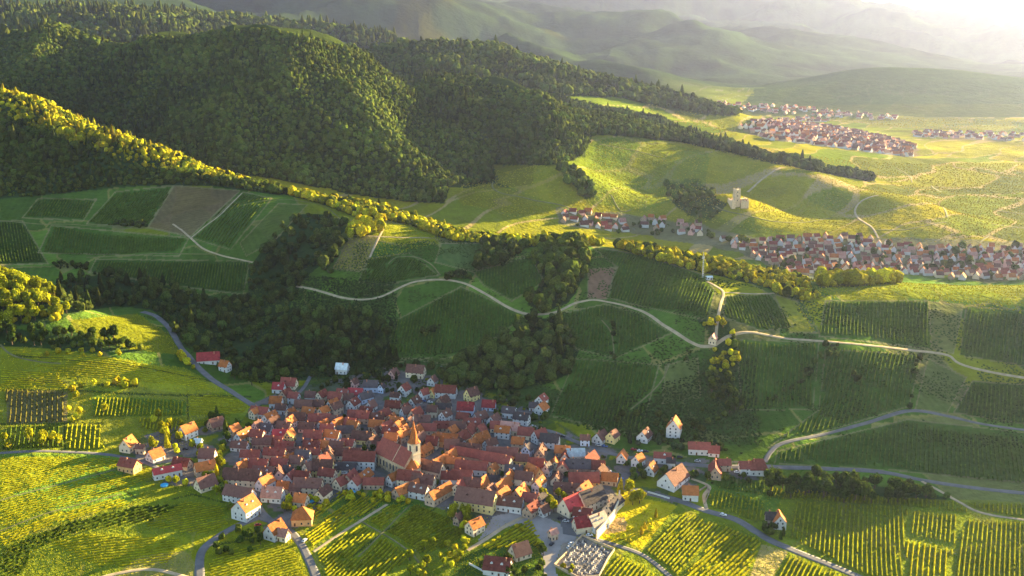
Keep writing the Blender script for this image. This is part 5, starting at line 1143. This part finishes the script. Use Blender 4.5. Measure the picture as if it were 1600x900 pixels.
# single trees and small groups with their own places: (phrase, poly, number, radius, tint, conifer share)
ZON = [('in the garden plots left of the hamlet', [(225,655),(290,655),(285,700),(230,705)], 16, (1.8,3.6), YL, .1),
 ('beside the striped left vineyards', [(0,690),(100,680),(108,700),(0,706)], 7, (2.5,4.2), YL, 0), ('in the hedge of the sunlit left field', [(100,598),(215,596),(215,608),(100,606)], 11, (1.6,2.6), LT, 0),
 ('in the bush row across the left field', [(60,552),(190,548),(190,560),(60,560)], 10, (1.5,2.4), LT, 0), ('between the left field plots', [(104,610),(120,610),(130,660),(106,660)], 6, (1.8,2.8), LT, 0),
 ('along the valley road on the left', [(272,542),(290,558),(345,600),(338,604),(280,562)], 11, (1.6,2.8), YL, 0), ('above the valley road farm', [(250,500),(275,520),(320,555),(380,575),(400,600),(385,610),(350,585),(300,552)], 12, (2.2,3.8), MD, .1),
 ('around the hamlet houses', [(255,700),(350,690),(360,770),(330,775),(300,765),(240,755)], 20, (1.8,3.2), LT, .1), ('between hamlet and village', [(300,650),(395,640),(400,690),(350,700),(310,690)], 13, (1.9,3.3), MD, .15),
 ('on the triangle of the lower left road', [(325,835),(400,820),(415,850),(400,868),(330,872)], 15, (1.6,3.0), MD, 0), ('in the front left gardens', [(340,755),(365,750),(380,800),(360,800)], 6, (1.6,2.6), MD, 0),
 ('in the gardens below the left block', [(425,785),(500,770),(525,790),(470,808),(440,800)], 14, (1.6,2.8), YL, 0), ('in the gardens below the church row', [(525,760),(640,770),(660,790),(600,790),(540,785)], 15, (1.5,2.6), YL, 0),
 ('at the front edge of the barns', [(690,800),(735,800),(730,830),(700,822)], 8, (2.2,3.4), YL, 0), ('in the thicket at the bottom centre', [(640,865),(740,835),(730,880),(690,905),(640,905)], 20, (1.6,3.0), LT, 0),
 ('around the bottom red-roofed house', [(790,860),(850,850),(855,905),(800,905),(740,880)], 15, (1.6,2.9), MD, 0), ('in the clump by the winery', [(846,778),(882,772),(884,798),(850,805)], 7, (2.6,4.4), YL, 0),
 ('at the upper edge of the park', [(965,765),(1000,768),(1005,788),(972,792)], 6, (2.4,4.4), YL, .2), ('scattered on the sunlit park lawn', [(945,835),(1000,800),(1050,798),(990,858),(950,850)], 11, (1.0,1.9), YL, .2),
 ('below the grey car park', [(905,755),(935,745),(985,735),(1010,740),(1015,752),(990,756)], 6, (1.8,3.2), MD, .1), ('in the gardens of the east road', [(950,725),(1050,735),(1110,748),(1160,745),(1180,755),(1060,745)], 12, (1.6,2.6), MD, .2),
 ('behind the east road houses', [(890,670),(1100,690),(1160,712),(1060,705),(900,688)], 15, (1.6,2.8), BL, .3), ('around the lone vineyard house', [(1195,812),(1212,830),(1232,842),(1215,848),(1195,832)], 8, (1.5,2.6), MD, .3),
 ('among the top row houses', [(510,590),(600,585),(690,600),(720,612),(640,625),(560,612),(500,612)], 24, (1.8,3.0), DK, .1), ('among the houses right of the church', [(775,640),(850,650),(880,690),(800,690),(760,670)], 16, (1.6,2.8), MD, .1),
 ('on the slope right of the top row', [(720,590),(790,600),(830,625),(800,640),(740,615)], 16, (1.9,3.2), DK, .1), ('in courtyards of the old village', [(420,640),(560,640),(700,680),(900,740),(880,770),(640,765),(480,760),(400,700)], 30, (1.3,2.4), MD, .05),
 ('inside the cemetery corner', [(875,888),(893,882),(900,898),(885,897)], 4, (1.0,1.7), LT, 0), ('in the field below the valley road', [(160,645),(172,645),(172,655),(160,655)], 1, (3,3.1), YL, 0),
 ('beside the square triangle', [(800,820),(845,850),(850,858),(835,850)], 4, (1.2,2), YL, 0)]
for ph_, poly, n, (r0, r1_), tint, con in ZON:
    pts = scatter_px(poly, n * 3, 1, n * 7 + int(poly[0][0]), 400, 4000); c = 0
    loc = []
    for X, Y, z, u, v in pts:
        if c >= n: break
        r = random.uniform(r0, r1_)
        if any(abs(X - f_[0]) < f_[2] + r * .4 and abs(Y - f_[1]) < f_[2] + r * .4 and (X - f_[0]) ** 2 + (Y - f_[1]) ** 2 < (f_[2] * .8 + r * .5) ** 2 for f_ in FOOT): continue
        if any((X - a) ** 2 + (Y - b_) ** 2 < (r * 1.1) ** 2 for a, b_ in loc): continue
        if any(np.min((Q[:, 0] - X) ** 2 + (Q[:, 1] - Y) ** 2) < (hw + r * .5) ** 2 for Q, hw in RIB): continue
        loc.append((X, Y)); cc = random.random() < con; TREES.append([X, Y, z, r * (.7 if cc else 1), r * (1.7 if cc else 1.15), tint, cc, ph_]); c += 1
zoned = [t for t in TREES if t[7]]; zoned.sort(key=lambda t: -t[3] / t[1])
things = zoned[:300]; tid = {id(t) for t in things}
print('trees', len(TREES), 'zoned', len(zoned))
# near trees: trunk with limbs and a crown of many small leaf sprays in lumpy clusters
def leafy(seed, con=False):
    r = np.random.default_rng(seed); V = []; F = []; Cc = []
    nb = 16 if not con else 1
    cl = []
    for k in range(nb):
        d = r.standard_normal(3); d /= np.linalg.norm(d); d[2] = d[2] * .8 + .15; cl.append((d * r.uniform(.35, .68), r.uniform(.30, .48)))
    for k in range(520):
        if con:
            t = r.random() ** .8; a = r.uniform(0, 6.283); rad = (1 - t) * .95 + .05; rad *= .8 + .25 * math.sin(t * 38); p = np.array([rad * math.cos(a), rad * math.sin(a), -1.1 + t * 3.0]); sz = r.uniform(.14, .26); nr = np.array([math.cos(a), math.sin(a), .5])
        else:
            c, rad = cl[k % nb]; d = r.standard_normal(3); d /= np.linalg.norm(d); p = c + d * rad * r.uniform(.75, 1.05); sz = r.uniform(.10, .20); nr = d * .7 + p * .5 + np.array([0, 0, .25])
        nr = nr + r.normal(0, .45, 3); nr /= np.linalg.norm(nr); t1 = np.cross(nr, r.standard_normal(3)); t1 /= np.linalg.norm(t1); t2 = np.cross(nr, t1)
        n = len(V); sh = r.uniform(.75, 1.25)
        V += [p - t1 * sz - t2 * sz * .6, p + t1 * sz * 1.1 - t2 * sz * .5, p + t1 * sz * .5 + t2 * sz, p - t1 * sz * .8 + t2 * sz * .7]
        F.append([n, n + 1, n + 2, n + 3]); Cc += [[sh, sh, sh]] * 4
    # dark interior mass so the crown does not read as confetti
    n = len(V); core = (cone_lump(seed) if con else crown_lump(seed)) * (.62 if con else .60); V += list(core); F += [[n + i for i in f] for f in IF]; Cc += [[.8, .8, .8]] * len(core)
    return np.array(V), F, np.array(Cc)
def trunk_mesh(seed):
    r = random.Random(seed); V, F = [], []
    def limb(p, q, r0, r1):
        d = (Vector(q) - Vector(p)).normalized(); a = d.orthogonal().normalized(); b2 = d.cross(a); n = len(V)
        for P, rr in ((p, r0), (q, r1)):
            for k in range(6): t = k * math.pi / 3; o = a * math.cos(t) * rr + b2 * math.sin(t) * rr; V.append((P[0] + o[0], P[1] + o[1], P[2] + o[2]))
        for k in range(6): F.append([n + k, n + (k + 1) % 6, n + 6 + (k + 1) % 6, n + 6 + k])
    limb((0, 0, -1.9), (.03, 0, -.5), .10, .07)
    for k in range(4): a = k * 1.57 + r.random(); limb((.03, 0, -.6), (.5 * math.cos(a), .5 * math.sin(a), r.uniform(-.1, .3)), .06, .02)
    limb((.03, 0, -.5), (0, 0, .4), .06, .02)
    return make_mesh('trunk', V, F, mats=[mbark])
LEAF = {}
def crown_proto(tint, k, con):
    key = (tint, k, con)
    if key not in LEAF:
        V, F, Cc = leafy(k + (90 if con else 0), con)
        LEAF[key] = make_mesh('crown', V, F, cols=Cc * np.array(tint if not con else tuple(.8 * c for c in tint)), mats=[ml])
    return LEAF[key]
TRK = [trunk_mesh(k) for k in range(3)]
TW = {YL: 'bright yellow-green', LT: 'sunlit light green', MD: 'mid green', DK: 'dark green', BL: 'bluish green'}
byz = {}
for t in things: byz.setdefault(t[7], []).append(t)
for ph_, ts in byz.items():
    ts.sort(key=lambda t: project(t[0], t[1], t[2])[0])
    for i, (X, Y, z, r, h, tint, con, _) in enumerate(ts):
        zc = h * (1.0 if con else 1.35)
        e = empty('conifer' if con else 'tree', (X, Y, z)); e.rotation_euler = (0, 0, random.uniform(0, 6.28))
        c = link('crown', crown_proto(tint, random.randrange(5) if not con else random.randrange(2), con), e, (0, 0, zc)); c.scale = (r, r, h)
        k = link('trunk', TRK[random.randrange(3)], e, (0, 0, zc)); k.scale = (r, r, zc / 1.8)
        kind_ = 'conical' if con else 'round'
        lab = f'{TW[tint]} {kind_} tree, {ordw(i)} {ph_}' if len(ts) <= 24 else f'{TW[tint]} {kind_} tree standing {ph_}'
        tag(e, lab, 'tree', 'trees ' + ph_ if len(ts) <= 24 else kind_ + ' trees ' + ph_)
# garden shrubs of the village, each its own thing
SHZ = [('along the upper edge of the village', [(440,600),(600,570),(720,590),(860,640),(860,680),(760,640),(620,600),(440,625)], 24), ('in the left half of the village', [(400,640),(600,640),(600,770),(420,790)], 24), ('in the right half of the village', [(600,640),(900,690),(940,760),(850,800),(620,770)], 24), ('in gardens along the east road', [(900,670),(1190,700),(1190,755),(1060,760),(900,720)], 22)]
for ph_, poly, n_ in SHZ:
    pts = scatter_px(poly, n_ * 5, 2, n_ + int(poly[0][0]), 400, 5000); c_ = 0; pts.sort(); sel = []
    for X, Y, z, u, v in random.Random(3).sample(pts, len(pts)):
        if c_ >= n_ or any((X - f_[0]) ** 2 + (Y - f_[1]) ** 2 < (f_[2] * .8 + 1) ** 2 for f_ in FOOT) or any(np.min((Q[:, 0] - X) ** 2 + (Q[:, 1] - Y) ** 2) < (hw + 1) ** 2 for Q, hw in RIB): continue
        sel.append((u, X, Y, z)); c_ += 1
    for i, (u, X, Y, z) in enumerate(sorted(sel)):
        r = random.uniform(.9, 1.7); o = link('shrub', crown_proto(random.choice([MD, LT, DK]), random.randrange(5), False), None, (X, Y, z + r * .5)); o.scale = (r * 1.2, r * 1.2, r * .8); o.rotation_euler = (0, 0, i)
        tag(o, f'low leafy garden shrub, {ordw(i)} {ph_}', 'shrub', 'shrubs ' + ph_)
# the rest: woods as one mass
rest = [t for t in TREES if id(t) not in tid]
arr = np.array([[t[0], t[1], t[2], t[3], t[4], *t[5], t[6]] for t in rest], float)
Vs, Fs, Cs, n = [], [], [], 0
near_m = arr[:, 1] < 1330
for con in (0, 1):
    for pi, P in enumerate(CONE if con else PROT):
        sel = np.nonzero((arr[:, 8] == con) & ((np.arange(len(arr)) * 7919 % (len(CONE) if con else len(PROT))) == pi))[0]
        if len(sel) == 0: continue
        A_ = arr[sel]; th = rng.uniform(0, 6.283, len(sel)); c, s = np.cos(th)[:, None], np.sin(th)[:, None]
        x = (P[None, :, 0] * c - P[None, :, 1] * s) * A_[:, 3:4] + A_[:, 0:1]; y = (P[None, :, 0] * s + P[None, :, 1] * c) * A_[:, 3:4] + A_[:, 1:2]
        zz = P[None, :, 2] * A_[:, 4:5] + A_[:, 2:3] + A_[:, 4:5] * (.9 if not con else 1.1)
        Vs.append(np.stack([x, y, zz], -1).reshape(-1, 3)); Fs.append((IF[None] + (np.arange(len(sel)) * len(P))[:, None, None]).reshape(-1, 3) + n); n += len(sel) * len(P)
        tone = rng.uniform(.55, 1.5, len(sel)) * (1 + .6 * fbm(A_[:, 0], A_[:, 1], 110, 3, 31)).clip(.4, 2)
        col = A_[:, 5:8] * tone[:, None]; yel = rng.random(len(sel)); col[:, 0] *= 1 + .35 * yel; 
        if con: col *= .65
        Cs.append(np.repeat(np.clip(col, .006, .4), len(P), axis=0))
me = make_mesh('woodland', np.concatenate(Vs), np.concatenate(Fs), cols=np.concatenate(Cs), mats=[ml])
tag(link('woodland', me), 'dense broadleaf woods covering the hills, ridge crest and gullies', 'woodland', kind='stuff')
print('woodland faces', len(me.polygons))
